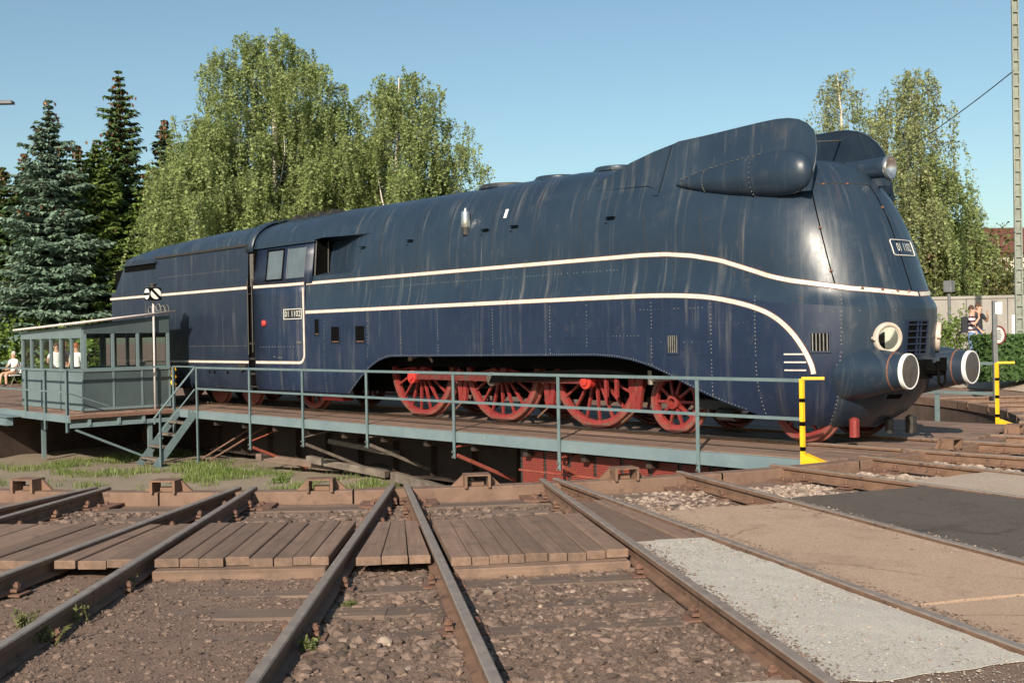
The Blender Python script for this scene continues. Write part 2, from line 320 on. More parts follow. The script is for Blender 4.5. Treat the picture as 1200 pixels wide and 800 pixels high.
def paved(name, c1, c2, c3, crackcol, sc, bm, crack=0.55):
    mt = soil(name, c1, c2, c3, 1.6, bm); nt = mt.node_tree; b = nt.nodes['Principled BSDF']; col = b.inputs['Base Color'].links[0].from_socket
    p = pos_node(nt); wv = nt.nodes.new('ShaderNodeVectorMath'); wv.operation = 'ADD'
    nn = nt.nodes.new('ShaderNodeTexNoise'); nn.inputs['Scale'].default_value = 1.1; nn.inputs['Detail'].default_value = 5; nt.links.new(p, nn.inputs['Vector'])
    sc_ = nt.nodes.new('ShaderNodeVectorMath'); sc_.operation = 'SCALE'; sc_.inputs['Scale'].default_value = 0.9; nt.links.new(nn.outputs['Color'], sc_.inputs[0]); nt.links.new(p, wv.inputs[0]); nt.links.new(sc_.outputs[0], wv.inputs[1])
    vo = nt.nodes.new('ShaderNodeTexVoronoi'); vo.feature = 'DISTANCE_TO_EDGE'; vo.inputs['Scale'].default_value = sc; nt.links.new(wv.outputs[0], vo.inputs['Vector'])
    line = vramp(nt, vo.outputs['Distance'], 0.0, 0.012, 1, 0); gate = vramp(nt, nz(nt, p, 1.3, 3), 0.46, 0.54)
    col = mixc(nt, mul(nt, mul(nt, line, gate), crack), col, crackcol)
    stn = vramp(nt, nz(nt, p, 0.9, 8, 0.75), 0.50, 0.68, 0, 0.42); col = mixc(nt, stn, col, tuple(x*0.55 for x in c1))
    blot = vramp(nt, nz(nt, p, 3.2, 6, 0.7), 0.60, 0.72, 0, 0.4); col = mixc(nt, blot, col, tuple(min(1, x*1.25) for x in c3))
    spk = vramp(nt, nz(nt, p, 9.0, 2, 0.5), 0.72, 0.76, 0, 0.8); col = mixc(nt, spk, col, (0.07, 0.055, 0.04))
    nt.links.new(col, b.inputs['Base Color']); return mt
M['concrete'] = paved('tan_concrete', (0.27, 0.18, 0.125), (0.315, 0.218, 0.156), (0.355, 0.255, 0.19), (0.10, 0.08, 0.05), 0.55, 0.35)
M['whitegravel'] = soil('pale_fine_gravel', (0.32, 0.295, 0.26), (0.38, 0.35, 0.31), (0.43, 0.40, 0.355), 3.0, 0.5)
M['whitestone'] = simple('pale_gravel_stone', (0.30, 0.275, 0.24), (0.40, 0.37, 0.325), 20, 0.9, island=0.2)
M['asphalt'] = paved('grey_brown_asphalt', (0.068, 0.054, 0.047), (0.086, 0.070, 0.060), (0.104, 0.086, 0.075), (0.03, 0.025, 0.02), 0.35, 0.6, 0.4)
M['path'] = soil('sandy_path', (0.25, 0.19, 0.15), (0.30, 0.235, 0.188), (0.35, 0.28, 0.228), 1.5, 0.3)
M['stone'] = simple('ballast_stone', (0.095, 0.064, 0.05), (0.175, 0.122, 0.096), 14, 0.92, island=0.5, bmp=0.4)
M['palestone'] = simple('pale_ballast_stone', (0.22, 0.165, 0.13), (0.36, 0.28, 0.225), 14, 0.9, island=0.35)
M['wallconc'] = simple('grey_wall_concrete', (0.24, 0.22, 0.20), (0.32, 0.30, 0.27), 1.5, 0.9, bmp=0.2)
M['brick'] = simple('pit_wall_masonry', (0.06, 0.040, 0.032), (0.11, 0.074, 0.058), 3, 0.9, bmp=0.3)  # masonry darkened evenly to stand in for shadow on the pit wall
M['pole'] = simple('pale_pink_pole_paint', (0.45, 0.40, 0.40), (0.58, 0.52, 0.51), 6, 0.5)
def mesh_mat():
    mt, nt, b = mat('red_wire_mesh'); p = pos_node(nt, (1, 1, 1)); ck = nt.nodes.new('ShaderNodeTexBrick'); ck.inputs['Scale'].default_value = 1.0
    ck.inputs['Brick Width'].default_value = .045; ck.inputs['Row Height'].default_value = .03; ck.inputs['Mortar Size'].default_value = .008
    ck.inputs['Color1'].default_value = (.36, .055, .035, 1); ck.inputs['Color2'].default_value = (.28, .045, .03, 1); ck.inputs['Mortar'].default_value = (.09, .02, .015, 1)
    sp = nt.nodes.new('ShaderNodeSeparateXYZ'); cb = nt.nodes.new('ShaderNodeCombineXYZ'); nt.links.new(p, sp.inputs[0]); nt.links.new(sp.outputs[0], cb.inputs[0]); nt.links.new(sp.outputs[2], cb.inputs[1]); nt.links.new(cb.outputs[0], ck.inputs['Vector'])
    nt.links.new(ck.outputs['Color'], b.inputs['Base Color']); b.inputs['Roughness'].default_value = .6; return mt
M['mesh'] = mesh_mat()
def clearglass():
    mt = bpy.data.materials.new('thin_clear_pane'); mt.use_nodes = True; nt = mt.node_tree; out = nt.nodes['Material Output']; t = nt.nodes.new('ShaderNodeBsdfTransparent'); gl = nt.nodes.new('ShaderNodeBsdfGlossy'); gl.inputs['Roughness'].default_value = .03
    t.inputs[0].default_value = (.86, .9, .88, 1); fr__ = nt.nodes.new('ShaderNodeFresnel'); fr__.inputs[0].default_value = 1.45; ms = nt.nodes.new('ShaderNodeMixShader'); nt.links.new(fr__.outputs[0], ms.inputs[0]); nt.links.new(t.outputs[0], ms.inputs[1]); nt.links.new(gl.outputs[0], ms.inputs[2]); nt.links.new(ms.outputs[0], out.inputs['Surface']); return mt
M['clear'] = clearglass()
# ------------------------------------------------------------------ ground and pit
ANG = {'Z': -57.7, 'A': -49.73, 'B': -41.67, 'C': -33.71, 'D': -25.74, 'E': -12.28, 'F': 0.0, 'G': 12.5, 'H': 25.0, 'I': 38.0, 'J': 51.0}
HALF = 0.7535; RP = 11.93
def tp(a, r, off, z=0.0):
    a = math.radians(a); return Vector((math.cos(a)*r - math.sin(a)*off, math.sin(a)*r + math.cos(a)*off, z))
def gh(x, y):
    """height of the open ground"""
    r = math.hypot(x, y); a = math.degrees(math.atan2(y, x))
    z = -0.175 + 0.03*noise.noise((x*0.8, y*0.8, 0)) + 0.016*noise.noise((x*3.1, y*3.1, 4)) + 0.010*noise.noise((x*9, y*9, 9))
    z += 0.10*sm(15, 24, r)
    rise = sm(13.6, 18, r)*sm(16, 40, a)*sm(140, 90, a)
    z += 0.66*rise
    return z
radii = [12.1 + 0.065*i for i in range(170)]
while radii[-1] < 900: radii.append(radii[-1]*1.16)
angs = []; a = -180.0
while a < 180:
    angs.append(a); a += 0.27 if -66 <= a < -2 else 2.5
g = MB(); rows = []
for r in radii:
    rows.append([(math.cos(math.radians(t))*r, math.sin(math.radians(t))*r, gh(math.cos(math.radians(t))*r, math.sin(math.radians(t))*r)) for t in angs])
g.grid(rows, close=True)
ground = tag(g.build('ground', M['soil'], smooth=True), kind='structure')
# pit wall and floor
w = MB(); n = 180
w.grid([[(math.cos(2*PI*i/n)*r, math.sin(2*PI*i/n)*r, z) for i in range(n)] for r, z in ((12.12, -0.2), (12.0, -0.22), (12.0, -1.75))], close=True)
tag(w.build('pit_wall', M['brick'], smooth=False), kind='structure')
pf = MB(); rows = []
def ph(x, y): return -1.34 + 0.05*noise.noise((x*0.5, y*0.5, 2)) + 0.03*noise.noise((x*2, y*2, 7))
for i in range(61):
    r = 12.05*i/60; rows.append([(math.cos(2*PI*k/120)*r, math.sin(2*PI*k/120)*r, ph(math.cos(2*PI*k/120)*r, math.sin(2*PI*k/120)*r)) for k in range(120)])
pf.grid(rows, close=True)
tag(pf.build('pit_floor', M['pit'], smooth=True), kind='structure')
# pit ring beam
rim = empty('pit_ring_beam', (0, 0, -0.2), 'rusty steel ring lining the edge of the turntable pit', 'pit ring')
for k in range(36):
    a0 = -180 + k*10; q = MB()
    prof = [(11.97, -0.035), (12.16, -0.035), (12.17, -0.045), (12.17, -0.20), (11.97, -0.20)]
    q.grid([[(math.cos(math.radians(a0+0.05+9.9*i/6))*r, math.sin(math.radians(a0+0.05+9.9*i/6))*r, z+0.2) for r, z in prof] for i in range(7)], close=True)
    q.build('ring_segment', M['ring'], rim)
# chair plates where the rails meet the ring, and the U-shaped locking boxes
bplate = MB(); pl = [(-0.3, -0.0), (-0.3, 0.34), (-0.22, 0.42), (0.22, 0.42), (0.3, 0.34), (0.3, 0.0)]
bplate.prism(pl, lambda a_, b_, t: (b_, a_, t), 0, 0.022)
for x_, y_ in ((0.12, -0.16), (0.12, 0.16), (0.28, -0.16), (0.28, 0.16)): bplate.cyl((x_, y_, 0.022), (x_, y_, 0.05), 0.022, n=6)
bplate_me = bplate.mesh('chair_plate', M['rust'])
lb = MB()
lb.box((0, -0.15, 0.07), (0.22, 0.035, 0.16)); lb.box((0, 0.15, 0.07), (0.22, 0.035, 0.16)); lb.box((0, 0, 0.158), (0.22, 0.335, 0.02))
for s_ in (-1, 1): lb.prism([(0.168, -0.02), (0.34, -0.02), (0.168, 0.15)], lambda a_, b_, t, s_=s_: (t, s_*a_, b_), -0.09, -0.05)
lb.box((-0.06, 0, 0.03), (0.06, 0.2, 0.06))
lb.v = [(x, y*.85, z*.8) for x, y, z in lb.v]; lb_me = lb.mesh('locking_box', M['rail'])
place_words = {'Z': 'at the far left', 'A': 'left of the boardwalk foreground', 'B': 'left of the centre', 'C': 'in the centre foreground', 'D': 'beside the pale gravel', 'E': 'beyond the asphalt', 'F': 'in front of the locomotive', 'G': 'just beyond the locomotive track', 'H': 'second beyond the locomotive', 'I': 'third beyond the locomotive', 'J': 'fourth beyond the locomotive'}
# ------------------------------------------------------------------ tracks
RAILP = [(-0.062, -0.142), (0.062, -0.142), (0.062, -0.128), (0.012, -0.112), (0.009, -0.05), (0.034, -0.038), (0.034, -0.008), (0.026, 0.0), (-0.026, 0.0), (-0.034, -0.008), (-0.034, -0.038), (-0.009, -0.05), (-0.012, -0.112), (-0.062, -0.128)]
def rail_mesh(length):
    b = MB(); np_ = len(RAILP); vs = [(0, y, z) for y, z in RAILP] + [(length, y, z) for y, z in RAILP]
    for i in range(np_):
        j = (i+1) % np_; b.add([vs[i], vs[j], vs[np_+j], vs[np_+i]], [(0, 1, 2, 3)], 1 if i in (6, 7, 8) else 0)
    b.add(vs, [tuple(range(np_-1, -1, -1)), tuple(range(np_, 2*np_))], 0)
    return b.mesh('rail', [M['rail'], M['railtop']])
rail_long = rail_mesh(26.0); rail_far = rail_mesh(16.0)
slp = MB(); slp.bbox((0, 0, -0.09), (2.4, 0.24, 0.18), 0.012); sleeper_me = slp.mesh('sleeper', M['sleeper'])
clip = MB()
for s_ in (-1, 1):
    clip.box((0, s_*0.085, -0.118), (0.09, 0.05, 0.02)); clip.cyl((0, s_*0.085, -0.11), (0, s_*0.085, -0.065), 0.014, n=6); clip.cyl((0, s_*0.085, -0.10), (0, s_*0.085, -0.078), 0.026, n=6)
clip.box((0, 0, -0.147), (0.16, 0.30, 0.012))
clip_me = clip.mesh('rail_clip', M['rust'])
tlab = {'Z': 'leftmost rusty track, only its end by the pit showing', 'A': 'track at left edge whose rails cross the boardwalk, second from left', 'B': 'track left of centre with two full rails over a plank crossing', 'C': 'track in the centre foreground with rough stony bed between its rails',
        'D': 'track with tan concrete between its rails', 'E': 'track right of the dark asphalt, short of the locomotive', 'F': 'track in line with the locomotive front', 'G': 'first rusty track beyond the locomotive at right edge', 'H': 'second rusty track beyond the locomotive at right', 'I': 'rusty track far behind the locomotive nose', 'J': 'rusty track hidden mostly behind the locomotive'}
for k, an in ANG.items():
    th = math.radians(an)
    t = empty('railway_track', tp(an, RP, 0, 0), tlab[k], 'railway track', 'tracks fanning out from the turntable pit', th)
    near = k in 'ZABCDEF'
    for s_ in (-1, 1): inst('rail', rail_long if near else rail_far, t, (0.0, s_*HALF, 0))
    ns = 18 if near else 12
    for i in range(ns):
        x_ = 0.62 + i*0.64
        covered = (k in 'AB' and 2.2 < x_ < 3.95) or (k == 'C' and 2.2 < x_ < 4.2) or (k == 'D' and 2.4 < x_) or (k == 'E' and x_ > 1.8)
        if not covered:
            p = tp(an, RP+x_, 0); z_ = gh(p.x, p.y) + (0.014 if k in 'C' else 0.004)
            z_ = max(z_, -0.165) if not near or x_ < 2.2 else z_
            inst('sleeper', sleeper_me, t, (x_, 0, min(z_, -0.155)), PI/2 + rnd.uniform(-.01, .01))
            if near and x_ < 8.5 and (x_ < 2.2 or i % 2 == 0):
                for s_ in (-1, 1): inst('rail_clip', clip_me, t, (x_, s_*HALF, 0))
    for s_ in (-1, 1): inst('chair_plate', bplate_me, rim, tp(an, 12.17, s_*HALF, 0.035), th)
    if k in 'ZABCDFG': inst('locking_box', lb_me, rim, tp(an, 12.10, 0, 0.165), th)

# ------------------------------------------------------------------ boardwalks of planks between the rails
def bay(a0, o0, a1, o1):
    """two edge lines (track angle, lateral offset); returns f(frac, r)"""
    return lambda fr, r: tp(a0, r, o0).lerp(tp(a1, r, o1), fr)
def crossing(label, edge, r0, r1, n, group='plank crossings between the rails', beams=True, gap=0.004, ztop=-0.028, thick=0.062, order=0):
    mid = edge(0.5, (r0+r1)/2); d = (edge(0.5, r1) - edge(0.5, r0)).normalized(); th = math.atan2(d.y, d.x)
    t = empty('plank_crossing', (mid.x, mid.y, ztop-thick-0.05), label, 'boardwalk', group, 0)
    wid = (edge(1, r1)-edge(0, r1)).length
    cuts = [0.0]
    for i in range(n): cuts.append(cuts[-1] + rnd.uniform(.8, 1.25))
    for i in range(n):
        f0, f1 = cuts[i]/cuts[-1], cuts[i+1]/cuts[-1]; e = gap*rnd.uniform(.5, 1.6)/wid
        j0, j1 = rnd.uniform(-.02, .02), rnd.uniform(-.035, .025)
        c = [edge(f0+e, r0+j0), edge(f1-e, r0+j0), edge(f1-e, r1+j1), edge(f0+e, r1+j1)]
        cen = sum(c, Vector())/4; R = rotz(-th); b = MB(); loc = [R @ (p-cen) for p in c]
        zt = rnd.uniform(-0.010, 0.005); bv = 0.006
        lo = [Vector((p.x, p.y, -thick)) for p in loc]; mi_ = [Vector((p.x, p.y, -bv)) for p in loc]; top = [Vector((p.x*0.996, p.y*(1-bv/ max(0.03, abs(p.y))), 0)) for p in loc]
        b.add(lo+mi_+top, [(3,2,1,0), (8,9,10,11)] + [(k_*4+i_, k_*4+(i_+1) % 4, k_*4+4+(i_+1) % 4, k_*4+4+i_) for k_ in range(2) for i_ in range(4)])
        o = b.build('plank', M['plank'], t); o.location = (cen.x-mid.x, cen.y-mid.y, thick+0.05+zt); o.rotation_euler.z = th
    if beams:
        for r in (r0+0.12, r1+0.03):
            A, B = edge(0.01, r), edge(0.99, r); cen = (A+B)/2; L = (B-A).length
            bm = MB(); bm.bbox((0, 0, 0), (L, 0.16, 0.11), 0.008)
            o = bm.build('support_beam', M['plank'], t); o.location = (cen.x-mid.x, cen.y-mid.y, 0.05-0.060); o.rotation_euler.z = math.atan2((B-A).y, (B-A).x)
    return t
IN = HALF - 0.034 - 0.055; OUT = HALF + 0.034 + 0.012
crossing('plank boardwalk at left edge between the two rails of the left track', bay(ANG['A'], -IN, ANG['A'], IN), 14.2, 15.82, 7)
crossing('narrow wedge of planks between left track and the track left of centre', bay(ANG['A'], OUT, ANG['B'], -OUT), 14.2, 15.82, 3, beams=False)
crossing('wide plank boardwalk left of centre with eight boards seen end on', bay(ANG['B'], -IN, ANG['B'], IN-0.02), 14.2, 15.82, 8)
crossing('three short planks in the wedge between the two centre tracks', bay(ANG['B'], OUT+0.05, ANG['C'], -OUT), 14.25, 15.88, 3, beams=False)
crossing('plank boardwalk on a heavy beam in the centre track', bay(ANG['C'], -IN, ANG['C'], IN+0.02), 14.28, 16.04, 9)
crossing('three long planks ending at the pale gravel patch', bay(ANG['C'], OUT, ANG['D'], -OUT), 13.55, 15.74, 3, beams=False)
crossing('plank wedge cut by the left edge of the picture', bay(ANG['Z'], OUT, ANG['A'], -OUT), 14.2, 15.82, 3, beams=False)
crossing('plank boardwalk on the leftmost track at picture edge', bay(ANG['Z'], -IN, ANG['Z'], IN), 14.2, 15.82, 7, beams=False)

# ------------------------------------------------------------------ paved patches between the rails
def patch(name, edge, r0, r1, m_, z, nr=40, nf=14, amp=0.004, ragged=0.05, thick=0.15, sink=False):
    b = MB(); rows = []
    for i in range(nr+1):
        row = []
        for j in range(nf+1):
            fr = j/nf; q = edge(fr, r0); ra = r0 + ragged*noise.noise((q.x*2.3, q.y*2.3, 3)); q = edge(fr, r1); rb = r1 + ragged*noise.noise((q.x*2.3, q.y*2.3, 5))
            p = edge(fr, ra + (rb-ra)*i/nr); row.append((p.x, p.y, z - (thick*sm(nr*.93, nr, i) if sink else 0) + amp*noise.noise((p.x*1.3, p.y*1.3, 1)) + amp*0.5*noise.noise((p.x*7, p.y*7, 1))))
        rows.append(row)
    b.grid(rows)
    # skirts
    for row in (rows[0], rows[-1]): b.grid([row, [(x, y, z_-thick) for x, y, z_ in row]])
    return tag(b.build(name, m_, smooth=True, angle=40), kind='structure')
patch('concrete_crossing', bay(ANG['D'], -IN-0.03, ANG['D'], IN+0.03), 14.42, 18.2, M['concrete'], -0.022, ragged=0.03)
patch('pale_gravel_patch', bay(ANG['C'], OUT, ANG['D'], -OUT), 15.76, 19.35, M['whitegravel'], -0.03, 60, 24, 0.010, 0.16, thick=0.004)
patch('trackbed_fill', bay(ANG['C'], OUT, ANG['D'], -OUT), 19.0, 26, M['soil'], -0.042, 50, 24, 0.012, 0.02)
patch('asphalt_path', bay(ANG['D'], OUT, ANG['E'], -OUT), 14.2, 34, M['asphalt'], -0.018, 60, 20, 0.006, 0.05)
patch('sandy_crossing', bay(ANG['E'], -IN, ANG['E'], IN), 13.85, 34, M['path'], -0.02, 60, 10, 0.008, 0.12)
patch('concrete_crossing', bay(ANG['E'], OUT, ANG['F'], -OUT), 14.6, 34, M['path'], -0.02, 60, 14, 0.008, 0.12)
patch('sandy_crossing', bay(ANG['C'], -IN, ANG['C'], IN+0.03), 19.22, 30, M['path'], -0.06, 50, 14, 0.012, 0.05)
patch('concrete_crossing', bay(ANG['D'], -IN-0.03, ANG['D'], IN+0.03), 18.24, 34, M['concrete'], -0.026, 60, 14, ragged=0.03)
# ------------------------------------------------------------------ stones
def stones(name, label, sampler, n, smin, smax, m_, seed, sink=0.35):
    r = random.Random(seed); b = MB()
    tiny = smax < 0.024; g_ = 0.5257; h_ = 0.8507
    base = [(-g_,h_,0),(g_,h_,0),(-g_,-h_,0),(g_,-h_,0),(0,-g_,h_),(0,g_,h_),(0,-g_,-h_),(0,g_,-h_),(h_,0,-g_),(h_,0,g_),(-h_,0,-g_),(-h_,0,g_)]
    fs = [(0,11,5),(0,5,1),(0,1,7),(0,7,10),(0,10,11),(1,5,9),(5,11,4),(11,10,2),(10,7,6),(7,1,8),(3,9,4),(3,4,2),(3,2,6),(3,6,8),(3,8,9),(4,9,5),(2,4,11),(6,2,10),(8,6,7),(9,8,1)]
    big = (base, fs); small = ([(1,0,0),(-1,0,0),(0,1,0),(0,-1,0),(0,0,1)], [(0,2,4),(2,1,4),(1,3,4),(3,0,4)])
    for _ in range(n):
        x, y, z = sampler(r); s = smin*(smax/smin)**(r.random()**2.2)
        base, fs = small if s < .013 else big
        th = r.uniform(0, 2*PI); R = rotz(th) @ Matrix.Rotation(r.uniform(-.6, .6), 3, 'X'); fl = r.uniform(0.4, 0.75); el = r.uniform(.9, 1.6)
        vs = []
        for p in base:
            v = Vector(p)*s*r.uniform(0.72, 1.22); v.x *= el; v.z *= fl
            v = R @ v; vs.append((x+v.x, y+v.y, z+v.z + s*fl*(1-2*sink)*0.6))
        b.add(vs, fs)
    return tag(b.build(name, m_), label, 'stones', kind='stuff')
def inbay(a0, o0, a1, o1, r0, r1, bias=1.0, edge=0.0):
    e = bay(a0, o0, a1, o1)
    def f(r):
        fr = r.random()
        if edge and r.random() < edge: fr = (abs(r.gauss(0, 0.08)) % 1.0); fr = fr if r.random() < .5 else 1-fr
        rad = r0 + (r1-r0)*r.random()**bias; p = e(fr, rad); return p.x, p.y, gh(p.x, p.y)
    return f
W0 = HALF-0.08; W1 = HALF+0.08
stones('ballast_stones', 'rough brown ballast between the rails of the centre track', inbay(ANG['C'], -W0, ANG['C'], W0, 15.9, 21.5), 7500, 0.006, 0.036, M['stone'], 1)
stones('ballast_stones', 'scattered pale chips in the centre trackbed', inbay(ANG['B'], W1, ANG['C'], W0, 15.9, 21.5), 500, 0.006, 0.03, M['palestone'], 5)
stones('ballast_stones', 'loose stones in the wedge between the two centre tracks', inbay(ANG['B'], W1, ANG['C'], -W1, 15.6, 21.5, 1, 0.35), 3600, 0.006, 0.045, M['stone'], 2)
stones('ballast_stones', 'fine grit between the rails left of centre', inbay(ANG['B'], -W0, ANG['B'], W0, 15.8, 21.5, 1, 0.2), 4600, 0.005, 0.022, M['stone'], 3)
stones('ballast_stones', 'fine grit between the rails at the left edge', inbay(ANG['A'], -W0, ANG['B'], -W1, 15.8, 21, 1, 0.2), 3200, 0.006, 0.03, M['stone'], 4)
for i_, k in enumerate('ZABCD'):
    stones('ballast_stones', 'crushed stone strip by the pit ring %s' % place_words[k], inbay(ANG[k], -W0, ANG[k], W0, 12.7, 14.2), 700, 0.012, 0.045, M['stone'], 10+i_)
stones('ballast_stones', 'reddish stones packed between the two rail ends at centre', inbay(ANG['B'], W1, ANG['C'], -W1, 12.3, 14.3), 420, 0.015, 0.045, M['stone'], 21)
stones('ballast_stones', 'stones scattered in front of the boardwalk right of centre', inbay(ANG['D'], -W0, ANG['D'], W0, 12.4, 14.4), 900, 0.012, 0.05, M['palestone'], 22)
stones('ballast_stones', 'pale broken ballast beside the asphalt', inbay(ANG['D'], W1, ANG['E'], -W1, 12.6, 14.35), 1800, 0.010, 0.04, M['palestone'], 23)
stones('ballast_stones', 'pale ballast heaps near the yellow post foot', inbay(ANG['E'], -W0, ANG['F'], -W1, 12.3, 14.2), 2200, 0.02, 0.06, M['palestone'], 24)
stones('ballast_stones', 'dark grit scattered on the tan and pale surfaces', lambda r: (lambda p: (p.x, p.y, -0.028))(bay(ANG['C'], OUT, ANG['D'], -OUT)(r.random(), r.uniform(15.8, 19.6))), 1500, 0.003, 0.010, M['palestone'], 25, 0.2)
for i_, (u, v, s_, lab) in enumerate([(451,758,.055,'pale round stone, left one of a pair between the centre rails'),(466,757,.042,'pale stone touching the pair of stones between the centre rails'),(512,752,.05,'dark grey stone right of the stone pair, near the rail'),(572,697,.045,'pale stone just right of the centre rail below the boardwalk'),(400,768,.05,'reddish stone beside the left centre rail near the bottom edge'),(645,770,.05,'brown stone in the stony trackbed near the bottom edge')]):
    p = at_ground(u, v, -0.165); r_ = random.Random(100+i_); b = MB(); rows = []
    for k_ in range(6):
        ph_ = PI*(k_/5-0.5); rows.append([(math.cos(ph_)*math.cos(2*PI*j/8)*r_.uniform(.8, 1.15), math.cos(ph_)*math.sin(2*PI*j/8)*r_.uniform(.6, 1), math.sin(ph_)*.65) for j in range(8)])
    b.grid([[tuple(c*s_ for c in q) for q in row] for row in rows], close=True)
    o = b.build('stone', M['palestone' if i_ % 3 == 0 else 'stone'], loc=(p.x, p.y, gh(p.x, p.y)+s_*0.2)); tag(o, lab, 'stone', 'fist-sized loose stones')

# loose grit everywhere on the near trackbed, and grit spilling over the edges of the paving
for i_, (a_, o0, c_, o1, n_) in enumerate((('C', -W0, 'C', W0, 9000), ('B', W1, 'C', -W1, 7000), ('B', -W0, 'B', W0, 14000), ('A', -W0, 'B', -W1, 9000))):
    stones('ballast_grit', 'fine grit strewn over the trackbed %s' % ('between the centre rails', 'in the centre wedge', 'left of centre', 'at lower left')[i_], inbay(ANG[a_], o0, ANG[c_], o1, 15.7, 21.6), n_, 0.003, 0.012, M['stone'], 40+i_, 0.2)
def spill(a0, off, sd, r0, r1, z):
    def f(r):
        rad = r.uniform(r0, r1); p = tp(a0, rad, off + sd*abs(r.gauss(0, .05))); return p.x, p.y, z
    return f
stones('ballast_grit', 'pale fine gravel between the two tracks at lower right', lambda r: (lambda p: (p.x, p.y, -0.032))(bay(ANG['C'], OUT, ANG['D'], -OUT)(r.random(), r.uniform(15.8, 19.5+.4*r.random()))), 6000, 0.0025, 0.008, M['whitestone'], 49, .25)
stones('ballast_grit', 'grit spilling along the rail onto the tan concrete', spill(ANG['D'], -IN, 1, 14.4, 20, -.024), 1600, 0.003, 0.012, M['stone'], 50, .2)
stones('ballast_grit', 'grit along the far edge of the tan concrete', spill(ANG['D'], IN, -1, 14.4, 22, -.024), 1600, 0.003, 0.012, M['palestone'], 51, .2)
stones('ballast_grit', 'grit along the near edge of the asphalt', spill(ANG['D'], OUT, 1, 14.2, 22, -.02), 1200, 0.003, 0.012, M['palestone'], 52, .2)
stones('ballast_grit', 'brown grit washed along both edges of the pale gravel', spill(ANG['C'], OUT, 1, 15.8, 20, -.03), 1500, 0.003, 0.013, M['stone'], 53, .2)
# pale path curving round beyond the pit
b = MB(); rows = []
for i in range(81):
    a_ = math.radians(14 + 80*i/80); rows.append([(math.cos(a_)*r_, math.sin(a_)*r_, gh(math.cos(a_)*r_, math.sin(a_)*r_)+.02+.02*math.sin(PI*k/6)) for k, r_ in enumerate([15.0+.45*k+.12*noise.noise((i*.3, k, 0)) for k in range(7)])])
b.grid(rows); tag(b.build('gravel_path', M['path'], smooth=True), kind='structure')
# ------------------------------------------------------------------ the streamlined locomotive
loco = empty('locomotive', (0, 0, 0), 'dark navy streamlined steam locomotive with white stripes and red wheels', 'locomotive')
NEX = 2.6
def x0f(z): return ip([(0, 10.3), (2.05, 10.3), (2.72, 10.1), (3.8, 9.8), (4.6, 9.8)], z)
TIP = [(.235, 11.0), (.3, 11.15), (.38, 11.25), (.45, 11.34), (.6, 11.48), (.8, 11.62), (1.1, 11.71), (1.5, 11.75), (1.86, 11.76), (1.95, 11.745), (2.03, 11.69), (2.4, 11.57), (2.72, 11.47), (3.1, 11.33), (3.45, 11.15), (3.7, 10.97), (3.88, 10.80), (3.98, 10.64), (4.05, 10.44), (4.1, 10.15)]
def tip(z): return ip(TIP, z)
def zu(X): return ip([(-1.7, 2.76), (8.0, 2.77), (8.5, 2.755), (9.0, 2.70), (9.5, 2.60), (10.0, 2.43), (10.5, 2.25), (11.0, 2.12), (11.5, 2.05), (11.8, 2.03)], X)
def zl(X): return ip([(-1.7, 2.20), (8.7, 2.19), (9.5, 2.12), (10.3, 1.99), (11.0, 1.90), (11.8, 1.86)], X)
def zr(X): return ip([(-1.7, 4.40), (0, 4.44), (6, 4.44), (8, 4.34), (9.8, 4.1), (11.8, 4.08)], X)
def zb(X): return ip([(-1.7, .37), (-.25, .37), (.04, .56), (.35, .78), (.71, 1.0), (1.0, 1.13), (1.33, 1.21), (6.9, 1.24), (7.35, 1.22), (7.7, 1.17), (8.05, 1.09), (8.4, .97), (8.71, .84), (9.1, .69), (9.49, .55), (9.93, .40), (10.4, .29), (11.0, .24), (12, .235)], X)
def wskirt(z, X):
    a = ip([(.3, 1.40), (.45, 1.44), (.65, 1.475), (.9, 1.49), (1.2, 1.5)], z)
    b = ip([(.235, 1.0), (.3, 1.10), (.38, 1.2), (.45, 1.25), (.6, 1.34), (.8, 1.43), (1.1, 1.49), (1.4, 1.5)], z)
    return a + (b-a)*sm(9.2, 10.4, X)
def wup(X): return ip([(-1.7, 1.465), (-.6, 1.44), (.9, 1.37), (9.0, 1.36), (10.3, 1.37), (11.8, 1.39)], X)
def width(X, z):
    a, b = zl(X), zu(X)
    if z <= a: return wskirt(z, X)
    if z < b:
        t = (z-a)/(b-a); w0, w1 = 1.5, wup(X)
        return w0 + (w1-w0)*(1-(1-t)**2.2)*0.93 + (w1-w0)*0.07*t
    fr = (z-b)/(zr(X)-b); fr = min(1, fr); w = wup(X)*(1-fr**NEX)**(1/NEX)
    if X < 0.7 and 2.945 < z < 3.715: w -= 0.42*sm(0.7, -1.45, X)*(1 if z < 3.6 else 1)
    return w
def Xn(s): return s if s <= 10.3 else 10.3 + (s-10.3)*1.45
def S(s, z, side=-1, off=0.0):
    def P(s, z):
        X = Xn(s); w = width(X, z)
        if s <= 10.3:
            t = (s+1.7)/12.0; return Vector((-1.7 + t*(x0f(z)+1.7), side*w, z))
        ph = (s-10.3)*PI/2; a = x0f(z); return Vector((a + (tip(z)-a)*math.sin(ph), side*w*math.cos(ph), z))
    p = P(s, z)
    if off:
        e = 0.02; du = P(s+e, z)-P(s-e, z); dv = P(s, z+e)-P(s, z-e); n_ = du.cross(dv)*(1 if side < 0 else -1)
        if n_.length > 1e-9: p = p + n_.normalized()*off
    return p
scol = [-1.7 + 0.12*i for i in range(0, 22)] + [0.95 + 0.25*i for i in range(27)] + [7.7 + 0.13*i for i in range(20)] + [10.3 + i/26 for i in range(27)]
NS, NL = 10, 7
cfr = sorted([math.sin(PI/2*i/16)**(2/NEX) for i in range(17)] + [(z-2.77)/(4.44-2.77) for z in (2.94, 2.95, 3.71, 3.72)])
